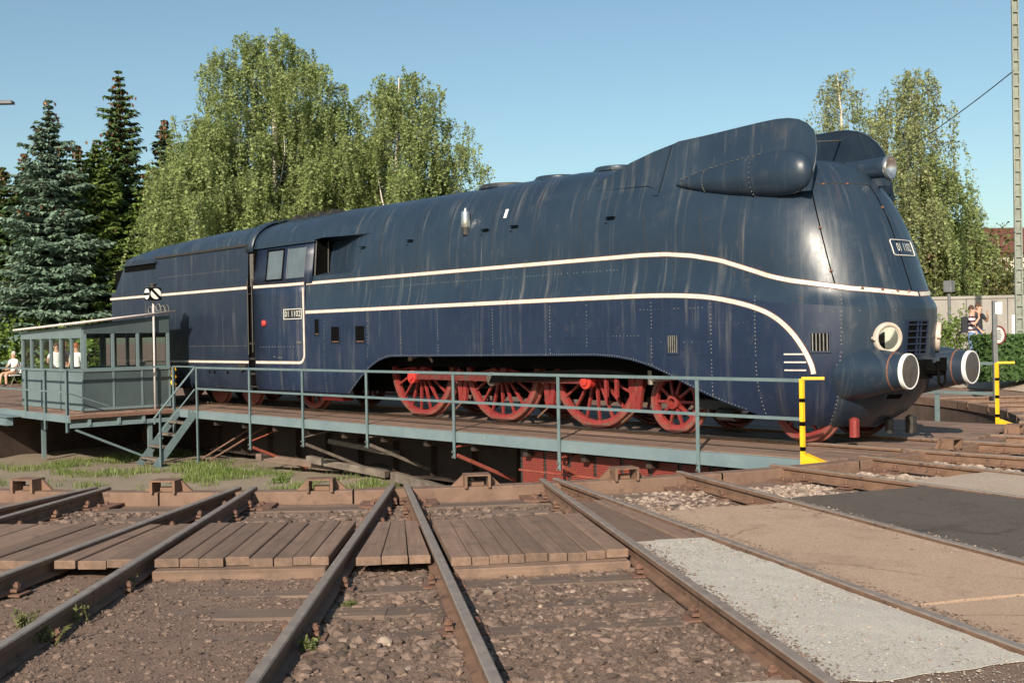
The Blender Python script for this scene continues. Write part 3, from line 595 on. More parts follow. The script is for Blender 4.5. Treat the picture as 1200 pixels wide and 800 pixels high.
def column(s, side):
    X = Xn(s); a, b, c, d = zb(X), zl(X), zu(X), zr(X); zs = [a + (b-a)*(i/NS) for i in range(NS)] + [b + (c-b)*i/NL for i in range(NL)] + [c + (d-c)*f for f in cfr]
    return [S(s, z, side) for z in zs]
def shell_part(name, r0, r1, m_, extra=None):
    b = MB()
    for side in (-1, 1):
        cols = [column(s, side)[r0:r1+1] for s in scol]
        rows = [list(r) for r in zip(*cols)]
        if side > 0: rows = rows[::-1]
        if isinstance(m_, list):
            k_ = [i for i, s in enumerate(scol) if s >= 10.72][0]; b.grid([r[:k_+1] for r in rows], 0); b.grid([r[k_:] for r in rows], 1)
        else: b.grid(rows)
    if extra: extra(b)
    o = b.build(name, m_, loco, smooth=True, angle=38); return o
def belly(b):
    near = [column(s, -1)[0] for s in scol if s >= 9.6]; far = [column(s, 1)[0] for s in scol if s >= 9.6]
    mid = [(p+q)/2 - Vector((0, 0, 0.05)) for p, q in zip(near, far)]
    b.grid([near, mid, far], 1)
skirt_o = shell_part('skirt_casing', 0, NS, [M['skirt'], M['navy']], belly)
tag(skirt_o, 'matt blue riveted side skirt with wheel arch')
shell_part('boiler_casing', NS, NS+NL+len(cfr)-1, M['navy'])
# inner darkness: frame, ashpan and boiler belly
q = MB(); q.box((3.8, 0, 2.2), (13.0, 1.7, 2.0)); q.box((3.4, 0, 1.0), (10.5, 1.1, 1.1)); q.box((-2.6, 0, 0.75), (2.3, 2.5, 0.5)); q.box((9.6, 0, 0.7), (2.2, 1.9, 0.5))
q.build('main_frame', M['black'], loco)

def ribbon(path, wd, off, name, m_, parent, side=-1, thick=0.010):
    """strip lying on the casing; path of (s,z)"""
    pts = [S(s, z, side, off) for s, z in path]; low = [S(s, z, side, -0.01) for s, z in path]
    nrm = [(a-b_).normalized() for a, b_ in zip(pts, low)]; b = MB(); rows = []
    for i, p in enumerate(pts):
        t = (pts[min(i+1, len(pts)-1)] - pts[max(0, i-1)]).normalized(); c = nrm[i].cross(t).normalized()
        rows.append([p + c*wd/2 - nrm[i]*(off+0.006), p + c*wd/2, p - c*wd/2, p - c*wd/2 - nrm[i]*(off+0.006)])
    b.grid(rows); return b.build(name, m_, parent, smooth=False)
def dense(tab, step=0.06):
    out = []
    for (a, p), (b, q_) in zip(tab, tab[1:]):
        n_ = max(1, int(max(abs(b-a), abs(q_-p))/step)); out += [(a+(b-a)*i/n_, p+(q_-p)*i/n_) for i in range(n_)]
    return out + [tab[-1]]
up_path = [(-1.66 + 0.1*i, zu(Xn(-1.66+0.1*i))+0.03) for i in range(120)] + [(10.34 + i/40, zu(Xn(10.34+i/40))+0.03) for i in range(39)]
def smooth_path(tab, n_=4):
    # Catmull-Rom
    out = []; T = [tab[0]] + tab + [tab[-1]]
    for i in range(1, len(T)-2):
        for k_ in range(n_):
            t = k_/n_; r = []
            for d in (0, 1):
                a, b, c, e = T[i-1][d], T[i][d], T[i+1][d], T[i+2][d]
                r.append(0.5*(2*b+(c-a)*t+(2*a-5*b+4*c-e)*t*t+(3*b-a-3*c+e)*t**3))
            out.append(tuple(r))
    return out + [tab[-1]]
low_path = [(-1.66 + 0.1*i, 2.165) for i in range(92)] + smooth_path([(7.55, 2.165), (8.1, 2.16), (8.7, 2.14), (9.2, 2.10), (9.6, 2.03), (9.95, 1.945), (10.24, 1.84), (10.45, 1.71), (10.62, 1.54), (10.76, 1.33), (10.85, 1.13), (10.88, 1.0)], 6)
low_path = [(x if x <= 10.3 else 10.3 + math.asin((x-10.3)/1.44)/(PI/2), z) for x, z in low_path]
for side in (-1, 1):
    ribbon(up_path, 0.078, 0.004, 'stripe_backing', M['striperust'], loco, side)
    ribbon(up_path, 0.058, 0.008, 'upper_stripe', M['stripe'], loco, side)
    ribbon(low_path, 0.080, 0.004, 'stripe_backing', M['striperust'], loco, side)
    ribbon(low_path, 0.062, 0.008, 'lower_stripe', M['stripe'], loco, side)
    for z in (1.27, 1.16, 1.05): ribbon([(10.38 + 0.02*i, z) for i in range(8)], 0.02, 0.005, 'stripe_bar', M['stripe'], loco, side)
# rivet rows and seams
rv = MB(); rvm = [(0, 0, 1), (1, 0, 0), (0, 1, 0), (-1, 0, 0), (0, -1, 0)]
def rivet(s, z, side=-1, r=0.011):
    p = S(s, z, side, 0.001); n_ = (S(s, z, side, 0.02)-p).normalized(); a = n_.orthogonal().normalized(); c = n_.cross(a)
    rv.add([p+n_*r*0.7] + [p+a*(r*math.cos(2*PI*i/6))+c*(r*math.sin(2*PI*i/6)) for i in range(6)], [(0, 1+i, 1+(i+1) % 6) for i in range(6)])
rr = random.Random(3)
for s in (-.95, .62, 1.75, 2.9, 4.45, 5.9, 6.75, 8.12, 9.25, 10.02, 10.72):
    X = Xn(s); z = zb(X)+0.05
    while z < 2.1:
        if rr.random() < .85: rivet(s+rr.uniform(-.004, .004), z); 
        z += 0.055
    if s > 8: 
        z = zu(X)+0.1
s = -.2
while s < 9.8: rivet(s, zb(s)+0.025, r=0.010); s += 0.05
for z0, s0, s1 in ((1.62, 3.1, 4.3), (1.55, 6.95, 7.9), (1.95, 7.9, 9.2), (1.45, 8.3, 9.2), (1.72, 9.3, 10.0), (1.84, 10.6, 11.25), (2.6, 1, 7.5), (1.12, 10.55, 10.75)):
    s = s0
    while s < s1:
        if rr.random() < .7: rivet(s, z0+rr.uniform(-.003, .003), r=0.009)
        s += 0.075
tag(rv.build('rivets', M['rivet'], loco), kind='stuff')
for s, z0, z1 in ((10.70, 2.22, 3.62), (11.235, 2.12, 3.62)):
    ribbon([(s, z0+(z1-z0)*i/24) for i in range(25)], 0.018, 0.003, 'door_seam', M['black'], loco)
ribbon([(10.60+i/60, 3.64) for i in range(42)], 0.014, 0.003, 'door_seam', M['blackmetal'], loco)
for s, z0, z1 in ((8.15, 2.8, 3.5), (9.25, 2.72, 3.4), (6.75, 2.85, 3.9), (4.5, 2.85, 4.1), (2.2, 2.85, 4.1), (0.95, 2.85, 4.0), (3.2, 2.85, 4.2), (5.65, 2.85, 4.1), (3.6, 2.24, 2.7), (6.2, 2.24, 2.7), (8.6, 2.24, 2.7), (9.9, 2.1, 2.4)):
    ribbon([(s, z0+(z1-z0)*i/20) for i in range(21)], 0.010, 0.0025, 'panel_seam', M['blackmetal'], loco)
for s, z in ((10.70, 3.0), (10.70, 2.4), (10.86, 2.15), (10.99, 2.13), (11.1, 2.11), (11.2, 2.11), (11.235, 3.3), (10.8, 3.64), (11.0, 3.64)):
    p = S(s, z, -1, 0.006); hn = MB(); hn.bbox(p, (0.04, 0.045, 0.03), 0.012); hn.build('door_latch', M['striperust'], loco)
# small hooded hand-hold slots along the boiler
for s, z in ((0.35, 3.42), (2.0, 3.44), (4.3, 3.47), (5.1, 3.47), (7.45, 3.42)):
    p = S(s, z, -1, 0.004); n_ = (S(s, z, -1, .05)-S(s, z, -1, 0.001)).normalized(); R = Matrix((Vector((1, 0, 0)), Vector((0, 0, 1)).cross(Vector((1,0,0))), n_)).transposed()
    b = MB(); b.box(p, (0.17, 0.05, 0.008), R); b.box(p + Vector((-0.085, 0, -0.05)), (0.03, 0.11, 0.008), R); o = b.build('handhold_slot', M['black'], loco)
    b = MB(); b.box(p + n_*0.02 + Vector((0, 0, 0.03)), (0.20, 0.022, 0.045), R); b.build('handhold_hood', M['navy'], loco)
# side windows, vents
def wall_box(name, s, z, w_, h_, m_, d=0.010, side=-1, fr=None):
    p = S(s, z, side, 0.001); n_ = (S(s, z, side, .03)-p).normalized(); tx = Vector((0, 0, 1)).cross(n_)*(1); tx.normalize(); tz = n_.cross(tx)
    R = Matrix((tx, tz, n_)).transposed(); b = MB(); b.box(p + n_*(d/2-0.02), (w_, h_, d+0.04), R)
    o = b.build(name, m_, loco)
    return p, R, n_, tx, tz
def louvre(s, z, w_, h_, n_sl, vertical=True, name='louvre_vent'):
    p, R, n_, tx, tz = wall_box(name, s, z, w_, h_, M['black'], 0.004)
    fr = MB()
    for sg in (-1, 1): fr.box(p + tx*(sg*(w_/2+0.012)) + n_*0.006, (0.024, h_+0.05, 0.02), R); fr.box(p + tz*(sg*(h_/2+0.012)) + n_*0.006, (w_, 0.024, 0.02), R)
    fr.build('vent_frame', M['skirt'], loco)
    for i in range(n_sl):
        t = (i+0.5)/n_sl-0.5; b = MB()
        if vertical: b.box(p + tx*(t*w_) + n_*0.010, (w_/n_sl*0.32, h_, 0.016), R)
        else: b.box(p + tz*(t*h_) + n_*0.010, (w_, h_/n_sl*0.22, 0.03), R)
        b.build('slat', M['rivet'] if vertical else M['skirt'], loco)
louvre(8.54, 1.42, 0.20, 0.26, 5); louvre(10.60, 1.43, 0.24, 0.24, 5)
for s, z, w_, h_ in ((-1.22, 1.83, 0.16, 0.34), (-0.52, 1.66, 0.30, 0.34), (0.38, 1.66, 0.32, 0.34)):
    p, R, n_, tx, tz = wall_box('inspection_window', s, z, w_, h_, M['black'], 0.004)
    b = MB()
    for sg in (-1, 1): b.box(p + tx*(sg*(w_/2+0.012)) + n_*0.004, (0.02, h_+0.044, 0.014), R); b.box(p + tz*(sg*(h_/2+0.012)) + n_*0.004, (w_, 0.02, 0.014), R)
    b.build('window_frame', M['skirt'], loco)
    b = MB(); b.box(p - tz*(h_/2-0.03) + n_*0.004, (w_*0.8, 0.02, 0.008), R); b.build('window_sill', M['rust'], loco)
# front grilles in the drum
for yc, w_ in ((-0.26, 0.26), (0.05, 0.22)):
    z = 1.47; s = 10.3 + math.acos(min(1, abs(yc)/1.5))/(PI/2); louvre(s if yc < 0 else 11.27, z, w_, 0.44, 5, False, 'front_grille')
for zz, w_ in ((0.92, 0.3), (0.78, 0.3), (0.66, 0.26)):
    wall_box('lower_front_slot', 11.14, zz, w_, 0.07, M['black'], 0.004)
# headlights: white ring, dished reflector, glass
for side in (-1, 1):
    s = 10.3 + math.acos(0.69/1.5)/(PI/2); p = S(s, 1.47, side, 0.0); n_ = (S(s, 1.47, side, .03)-S(s, 1.47, side, .001)).normalized()
    p = p + n_*.004
    b = MB(); b.lathe([(0.212, -0.16), (0.215, 0.015), (0.208, 0.035), (0.19, 0.045), (0.168, 0.04), (0.160, 0.02), (0.158, -0.02)], p, n_, 32)
    hl = b.build('headlight_ring', M['lampring'], loco, smooth=True, angle=40)
    b = MB(); b.lathe([(0.16, 0.02), (0.145, 0.012), (0.09, 0.008), (0.0, 0.007)], p, n_, 28); b.build('reflector', M['lampglass'], hl, smooth=True)
    b = MB(); t_ = n_.cross(Vector((0, 0, 1))).normalized(); b.lathe([(0.155, .022), (0.10, .04), (0, .047)], p, n_, 28); b.build('lamp_glass', M['clear'], hl, smooth=True)
    b = MB(); b.prism([(.15*math.cos(a_), .15*math.sin(a_)) for a_ in [PI/2+.35+i*(PI-.7)/10 for i in range(11)]], lambda a_, c_, t, p=p, n_=n_, t_=t_: p + t_*(-a_ if True else a_) + Vector((0, 0, 1))*c_ + n_*t, .012, .016); b.build('reflector_shadow', M['black'], hl)  # black segment laid over the reflector as its shaded side
    b = MB(); b.cyl(p - t_*0.0 + Vector((0,0,0)) + n_*0.0 - t_*(-0.23), p - t_*(-0.23) + n_*0.05, 0.025, n=8); b.build('ring_lug', M['lampring'], hl)
# buffers with long tapering fairings
for side in (-1, 1):
    o_ = Vector((10.9, side*0.875, 1.03)); b = MB()
    rows = []
    for h_, r_, dz in ((-0.3, .36, -.03), (0.0, .355, -.02), (0.3, .338, -.012), (0.6, .305, -.005), (0.86, .262, 0), (1.0, .240, 0), (1.06, .235, 0)):
        row = []
        for i in range(36):
            t = 2*PI*i/36; y = math.cos(t)*r_; z = math.sin(t)*r_ + dz
            if math.sin(t) < 0: z = math.sin(t)*r_*(1+ max(0, (0.86-h_))*0.28) + dz
            row.append(o_ + Vector((h_, y, z)))
        rows.append(row)
    b.grid(rows, close=True); bf = b.build('buffer_housing', M['navy'], loco, smooth=True, angle=50)
    b = MB(); b.lathe([(0.252, 0.9), (0.260, 0.905), (0.258, 0.92), (0.250, 0.925)], o_, (1, 0, 0), 36); b.build('housing_band', M['striperust'], bf)
    b = MB(); b.lathe([(0.225, 1.055), (0.238, 1.06), (0.238, 1.10), (0.234, 1.110), (0.217, 1.112), (0.217, 1.10)], o_, (1, 0, 0), 36); b.build('buffer_rim', M['whitepaint'], bf, smooth=True, angle=40)
    b = MB(); b.lathe([(0.219, 1.105), (0.12, 1.122), (0.0, 1.127)], o_, (1, 0, 0), 36); b.build('buffer_face', M['greyface'], bf, smooth=True)
b = MB(); b.box((11.74, 0, 1.03), (0.12, 0.26, 0.26)); b.cyl((11.8, 0, 1.03), (12.0, 0, 1.03), 0.09, n=10); b.box((12.02, 0, 1.10), (0.06, 0.09, 0.18)); b.cyl((11.98, -0.1, 1.12), (11.98, 0.1, 1.12), 0.025, n=8); b.tube([(11.99, -0.09, 1.1), (12.0, -0.09, .85), (12.0, 0, 0.8), (12.0, .09, .85), (11.99, .09, 1.1)], 0.02)
b.build('draw_hook', M['black'], loco)
b = MB(); b.bbox((11.12, -0.78, 0.25), (0.11, 0.14, 0.27), 0.03); b.build('rail_guard', M['red'], loco)
b = MB(); b.bbox((11.15, 0.72, 0.20), (0.12, 0.17, 0.26), 0.03); b.build('rail_guard', M['blackmetal'], loco)
b = MB(); b.bbox((11.15, 0.1, 0.22), (0.10, 0.12, 0.22), 0.03); b.build('brake_hose', M['blackmetal'], loco)
# smoke deflectors with teardrop pods
def defl_pt(x, z, side, t=0.0):
    f = min(1, max(0, (z-3.5)/1.12)); y = 1.125 - 0.33*f**1.1; y = y + ((1.10-(z-3.9)*.3) - y)*sm(8.7, 8.0, x) + t
    return Vector((x, side*y, z))
dtop = [(6.62, 4.02), (6.9, 4.17), (7.3, 4.32), (7.75, 4.44), (8.15, 4.52), (8.22, 4.545), (8.7, 4.58), (9.3, 4.615), (9.7, 4.635), (9.95, 4.64), (10.15, 4.625), (10.33, 4.58), (10.48, 4.50), (10.6, 4.39), (10.67, 4.26), (10.71, 4.1), (10.72, 3.9), (10.70, 3.7), (10.66, 3.6)]
dn_ = len(dtop); 
def dbot(x): return ip([(6.6, 3.94), (7.9, 3.9), (8.3, 3.66), (8.8, 3.55), (10.66, 3.52)], x)
for side in (-1, 1):
    b = MB()
    cols_o, cols_i = [], []
    for x, z in dtop:
        zb_ = min(dbot(x), z-0.02)
        cols_o.append([defl_pt(x, zb_+(z-zb_)*i/8, side, 0.012) for i in range(9)]); cols_i.append([defl_pt(x, zb_+(z-zb_)*i/8, side, -0.012) for i in range(9)])
    b.grid(cols_o); b.grid([c[::-1] for c in cols_i]); b.grid([[c[-1] for c in cols_o], [c[-1] for c in cols_i]]); b.grid([cols_o[-1], cols_i[-1]])
    df = b.build('smoke_deflector', M['navy'], loco, smooth=True, angle=40)
    b = MB(); b.tube([defl_pt(x, z, side, 0) for x, z in dtop], 0.016, 6); b.build('deflector_edge', M['navy'], df, smooth=True)
    if side > 0: continue
    rows = []      # pod
    for x, r_ in ((8.48, .01), (8.6, .05), (8.8, .105), (9.1, .17), (9.5, .235), (9.9, .285), (10.2, .315), (10.4, .322), (10.58, .305), (10.7, .265), (10.79, .2), (10.845, .11), (10.86, .01)):
        zc = 3.86 - (x-8.5)*0.028; rows.append([Vector((x-.13, side*(1.13 + r_*0.62*math.cos(2*PI*i/28)), zc + r_*math.sin(2*PI*i/28))) for i in range(28)])
    b = MB(); b.grid(rows, close=True); pod = b.build('deflector_pod', M['navy'], df, smooth=True)
    for x in (9.05, 9.95):
        b = MB(); r_ = ip([(9.05, .16), (9.95, .292)], x); zc = 3.86-(x-8.5)*.028
        for i in range(12):
            t = -PI*0.45 + PI*0.9*i/11; p = Vector((x-.13, side*(1.13+r_*.62*math.cos(t)), zc+r_*math.sin(t))); b.box(p, (.014, .016, .022))
        tag(b.build('pod_rivets', M['podrivet'], pod), kind='stuff')
    b = MB()
    for i in range(16):
        x = 8.62 + i*0.095; r_ = ip([(8.48, .02), (8.8, .12), (9.5, .25), (10.2, .33)], x); b.box((x-.13, side*1.17, 3.86-(x-8.5)*.028+r_*0.95), (.022, .04, .014))
    tag(b.build('pod_flange', M['podrivet'], pod), kind='stuff')
    b = MB(); b.prism([(7.93, 3.72), (8.03, 3.72), (8.12, 4.50), (8.02, 4.48)], lambda a_, c_, t, side=side: defl_pt(a_, c_, side, t), 0.012, 0.05); b.build('deflector_joint', M['navy'], df)
b = MB(); b.tube([(10.35, -.9, 4.25), (10.0, 0.84, 4.5)], 0.013, 6); b.build('deflector_stay', M['steel'], loco)
# chimney hump between the deflectors, top lamp, roof domes
b = MB(); b.lathe([(0.62, 0), (0.55, .16), (0.46, .22), (0.40, .22), (0.36, .1)], (8.9, 0, 4.12), (0, 0, 1), 28); b.build('chimney', M['black'], loco, smooth=True, angle=50)
b = MB(); b.lathe([(0.15, -0.62), (0.155, -.1), (0.16, 0.0), (0.15, 0.02)], (11.12, 0.22, 3.90), (1, 0.02, 0), 24); lt = b.build('top_lamp', M['navy'], loco, smooth=True)
b = MB(); b.lathe([(0.165, 0.0), (0.172, .03), (0.16, .055), (0.13, .05), (.10, .0), (0, -.04)], (11.12, 0.22, 3.90), (1, 0.02, 0), 28); b.build('lamp_lens', M['chrome'], lt, smooth=True, angle=50)
b = MB(); b.box((10.95, .22, 3.72), (0.35, .12, .16)); b.build('lamp_bracket', M['navy'], lt)
for x, r_ in ((3.3, 0.56), (4.7, 0.46), (6.15, 0.42)):
    b = MB(); b.lathe([(r_, -.12), (r_, 0.03), (r_*0.97, .05), (r_*0.9, .055), (0, .075)], (x, 0, 4.42), (0, 0, 1), 30); dm = b.build('roof_hatch', M['blackmetal'] if x < 4 else M['navy'], loco, smooth=True, angle=40)
    b = MB(); b.lathe([(r_+.03, -.03), (r_+.03, .0), (r_, .01)], (x, 0, 4.42), (0, 0, 1), 30); b.build('hatch_rim', M['navy'], dm)
# bell-like generator cover and white label on the casing side
p = S(3.75, 3.72, -1, 0.07); b = MB(); b.lathe([(0, -.17), (.075, -.16), (.085, -.1), (.085, .1), (.07, .14), (.03, .15), (.028, .19), (0, .19)], p, (0, 0, 1), 18); b.build('whistle_cover', M['chrome'], loco, smooth=True, angle=40)
b = MB(); b.cyl(p-Vector((0, 0, .30)), p-Vector((0, 0, .16)), .07, n=12); b.box(p+Vector((0, .1, -.2)), (.08, .2, .06)); b.build('whistle_bracket', M['blackmetal'], loco)
wall_box('white_label', 4.82, 3.75, 0.07, 0.17, M['whitepaint'], 0.004)

# ------------------------------------------------------------------ lettering
def text_mesh(txt, size, name='lettering'):
    cu = bpy.data.curves.new(name, 'FONT'); cu.body = txt; cu.size = size; cu.align_x = 'CENTER'; cu.align_y = 'CENTER'; cu.resolution_u = 3; cu.space_character = 1.05
    o = bpy.data.objects.new(name, cu); COL.objects.link(o); dg = bpy.context.evaluated_depsgraph_get(); me = bpy.data.meshes.new_from_object(o.evaluated_get(dg))
    v = [tuple(p.co) for p in me.vertices]; f = [tuple(p.vertices) for p in me.polygons]
    bpy.data.objects.remove(o); bpy.data.curves.remove(cu); bpy.data.meshes.remove(me); return v, f
def flat_text(txt, size, origin, tx, tz, m_, name, parent, sx=1.0):
    v, f = text_mesh(txt, size); b = MB(); b.add([Vector(origin) + Vector(tx)*(x*sx) + Vector(tz)*y for x, y, _ in v], f); return b.build(name, m_, parent)
def front_pt(y, z, off):
    a = x0f(z); w = width(Xn(11.2), z); x = a + (tip(z)-a)*math.sqrt(max(0, 1-(y/w)**2)); return Vector((x+off, y, z))
# number on the nose door, laid over the curve
v, f = text_mesh('01 1102', 0.16); b = MB(); b.add([front_pt(x*0.68, 2.72+y*1.0, 0.012) for x, y, _ in v], f); pn = b.build('front_number', M['figure'], loco)
b = MB(); fr = [(-.285, .09), (-.26, .11), (.26, .11), (.285, .09), (.285, -.09), (.26, -.11), (-.26, -.11), (-.285, -.09)]
pts = []
for (a_, c_), (d_, e_) in zip(fr, fr[1:]+fr[:1]):
    for i in range(8): pts.append(front_pt(a_+(d_-a_)*i/8, 2.72+c_+(e_-c_)*i/8, 0.010))
b.tube(pts+[pts[0]], 0.007, 5); b.build('number_frame', M['figure'], loco)

# ------------------------------------------------------------------ cab
def cabw(z): return ip([(.3, 1.41), (.5, 1.46), (.9, 1.495), (2.8, 1.505), (3.72, 1.39)], z)
cz = [.36, .45, .6, .9, 1.4, 2.0, 2.6, 2.8, 3.1, 3.4, 3.72]
for side in (-1, 1):
    b = MB()
    rows = [[Vector((x, side*cabw(z), z)) for x in (-3.88, -3.2, -2.5, -1.69)] for z in cz if z <= 2.8]
    b.grid(rows if side < 0 else rows[::-1])
    rows = [[Vector((x, side*cabw(z), z)) for x in (-3.88, -3.2, -2.5, -1.42)] for z in cz if z >= 2.8]
    b.grid(rows if side < 0 else rows[::-1])
    sw = b.build('cab_side', M['skirt'], loco, smooth=True)
    md = sw.modifiers.new('solid', 'SOLIDIFY'); md.thickness = 0.03; md.offset = -1 if side < 0 else 1
    def cw(x, z, off): return Vector((x, side*(cabw(z)+off), z))
    for x0_, x1_, m_ in ((-3.32, -2.62, 'paleglass'), (-2.45, -1.72, 'paleglass')):
        b = MB(); b.add([cw(x0_, 2.92, .004), cw(x1_, 2.92, .004), cw(x1_ + (.12 if x1_ > -2 else 0)*0, 3.6, .004), cw(x0_, 3.6, .004)], [(0, 1, 2, 3)]); wn_ = b.build('cab_window', M[m_], loco)
        b = MB(); pts = [cw(x0_, 2.92, .008), cw(x1_, 2.92, .008), cw(x1_, 3.6, .008), cw(x0_, 3.6, .008)]
        for i in range(4): b.cyl(pts[i], pts[(i+1) % 4], 0.022 if x0_ < -3 else .012, n=6)
        b.build('window_frame', M['black'] if x0_ < -3 else M['navy'], wn_)
    # white border of the cab side
    def strip(pts, wd, name, m_, off=.008):
        b = MB(); rows = []
        for i, (x, z) in enumerate(pts):
            x2, z2 = pts[min(i+1, len(pts)-1)]; x1, z1 = pts[max(i-1, 0)]; L = math.hypot(x2-x1, z2-z1); nx, nz_ = -(z2-z1)/L*wd/2, (x2-x1)/L*wd/2
            rows.append([cw(x+nx, z+nz_, -.005), cw(x+nx, z+nz_, off), cw(x-nx, z-nz_, off), cw(x-nx, z-nz_, -.005)])
        b.grid(rows); b.build(name, m_, loco)
    cn = [(-1.74, 2.70), (-1.74, 1.3)] + [(-1.74-0.2*(1-math.cos(t*PI/16)), 1.27-0.2*math.sin(t*PI/16)) for t in range(1, 9)] + [(-3.5, 1.07), (-3.82, 1.07)]
    strip(cn, .075, 'stripe_backing', M['striperust'], .004); strip(cn, .055, 'cab_border_stripe', M['stripe'])
    strip([(-3.87, 2.80), (-2.5, 2.79), (-1.69, 2.79)], .078, 'stripe_backing', M['striperust'], .004); strip([(-3.87, 2.80), (-2.5, 2.79), (-1.69, 2.79)], .058, 'cab_stripe', M['stripe'])
    b = MB(); o_ = cw(-2.17, 2.14, .006); b.box(o_, (.74, .012, .23)); pl_ = b.build('number_plate', M['plate'], loco)
    flat_text('01 1102', .19, o_+Vector((0, side*.010, 0)), (1 if side < 0 else -1, 0, 0), (0, 0, 1), M['figure'], 'plate_number', pl_, 1.0)
    b = MB()
    for sx in (-1, 1): b.box(o_+Vector((sx*.361, side*.009, 0)), (.018, .012, .23)); b.box(o_+Vector((0, side*.009, sx*.107)), (.704, .012, .016))
    b.build('plate_border', M['figure'], pl_)
    b = MB(); b.lathe([(.075, 0), (.075, .03), (.05, .05), (0, .055)], cw(-3.42, 1.96, 0), (0, side, 0), 16); b.build('red_side_lamp', M['redbright'], loco, smooth=True)
    b = MB()
    for z in (1.53, 1.5): b.box(cw(-1.95, z, .006), (.2, .012, .018))
    for i in range(14): b.box(cw(-3.6+i*.13, 1.42, .004), (.02, .012, .02))
    for x, z in ((-3.0, 1.2), (-2.8, 1.18), (-2.7, 1.18)): b.box(cw(x, z, .004), (.06, .012, .02))
    b.build('cab_side_fittings', M['rivet'], loco)
# forward-facing cab window in the notch, cab front sheet
for side in (-1, 1):
    b = MB(); b.add([Vector((-1.40, side*y, z)) for y, z in ((.9, 2.96), (1.43, 2.96), (1.37, 3.70), (.9, 3.70))], [(0, 1, 2, 3)]); b.build('cab_front_window', M['black'], loco)
    b = MB(); b.tube([(-1.39, side*1.42, 2.95), (-1.39, side*1.36, 3.71)], .02); b.tube([(-1.39, side*1.08, 2.97), (-1.39, side*1.06, 3.7)], .016); b.build('window_frame', M['blackmetal'], loco)
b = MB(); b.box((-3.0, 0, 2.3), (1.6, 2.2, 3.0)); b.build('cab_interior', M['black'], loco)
# cab roof
def roofpt(x, y, ze, zt, w_): return Vector((x, y, ze + (zt-ze)*(1-abs(y/w_)**2.3)**(1/2.3) if abs(y) < w_ else ze))
b = MB(); rows = []
for x, ze, zt, w_ in ((-3.95, 3.70, 4.38, 1.42), (-3.0, 3.70, 4.39, 1.42), (-2.0, 3.71, 4.40, 1.42), (-1.4, 3.715, 4.41, 1.42)):
    rows.append([roofpt(x, w_*math.cos(PI*i/24), ze, zt, w_) for i in range(25)])
for x, t in ((-1.1, .25), (-.7, .55), (-.25, .82), (.2, .97), (.45, 1.06)):
    row = []
    for i in range(25):
        th = PI*i/24; c0 = roofpt(-1.4, 1.42*math.cos(th), 3.715, 4.41, 1.42); zz = 3.722 + (zr(x)-3.724)*math.sin(th)**.75; sy = (1 if math.cos(th) > 0 else -1)*width(x, zz) if abs(math.cos(th)) > 1e-6 else 0
        q_ = Vector((x, sy, zz)); r_ = c0.lerp(q_, min(1, t)); r_.x = x; r_.z += .010*(1-t)*4; row.append(r_)
    rows.append(row)
b.grid(rows); rf = b.build('cab_roof', M['navy'], loco, smooth=True, angle=60)
b = MB()
for side in (-1, 1): b.box((-2.65, side*1.425, 3.70), (2.6, .03, .05))
b.build('gutter', M['navy'], rf)
vb = MB(); vb.bbox((-2.55, -.62, 4.31), (2.0, .34, .07), .02); ve = vb.build('roof_ventilator', M['navy'], rf)
for i in range(4):
    b = MB(); b.prism([(-.16, 0), (.16, 0), (.16, .11)], lambda a_, c_, t, i=i: Vector((-3.3+i*.5+a_, t, 4.335+c_)), -.79, -.45); b.build('vent_flap', M['blackmetal'], ve)
# rear roof arch of the cab overlapping the tender
b = MB(); rows = []
for x in (-4.55, -3.9):
    for w_, ze, zt in ((1.5, 3.62, 4.46),):
        rows.append([roofpt(x + .35*(1-math.sin(PI*i/24))*(1 if x < -4 else 0), w_*math.cos(PI*i/24), ze, zt, w_) for i in range(25)])
b.grid(rows); ao = b.build('roof_hood', M['navy'], loco, smooth=True); md = ao.modifiers.new('solid', 'SOLIDIFY'); md.thickness = .03
for side in (-1, 1):   # doorway: dark recess, steps, grab rails
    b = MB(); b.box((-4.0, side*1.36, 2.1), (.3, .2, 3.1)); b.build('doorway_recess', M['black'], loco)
    for i, z in enumerate((1.5, 1.15, .8, .5)): b = MB(); b.box((-3.98, side*1.45, z), (.24, .12, .05)); b.build('step', M['blackmetal'], loco)
    b = MB(); b.tube([(-3.9, side*1.53, 1.3), (-3.9, side*1.53, 3.0)], .016); b.tube([(-4.1, side*1.53, 1.25), (-4.1, side*1.53, 3.0)], .016); b.tube([(-3.9, side*1.52, 2.65), (-4.1, side*1.52, 2.65)], .012); b.build('grab_rail', M['blackmetal'], loco)
    b = MB(); b.box((-3.99, side*1.47, 3.2), (.14, .02, .75)); b.build('door_window', M['steel'], loco)

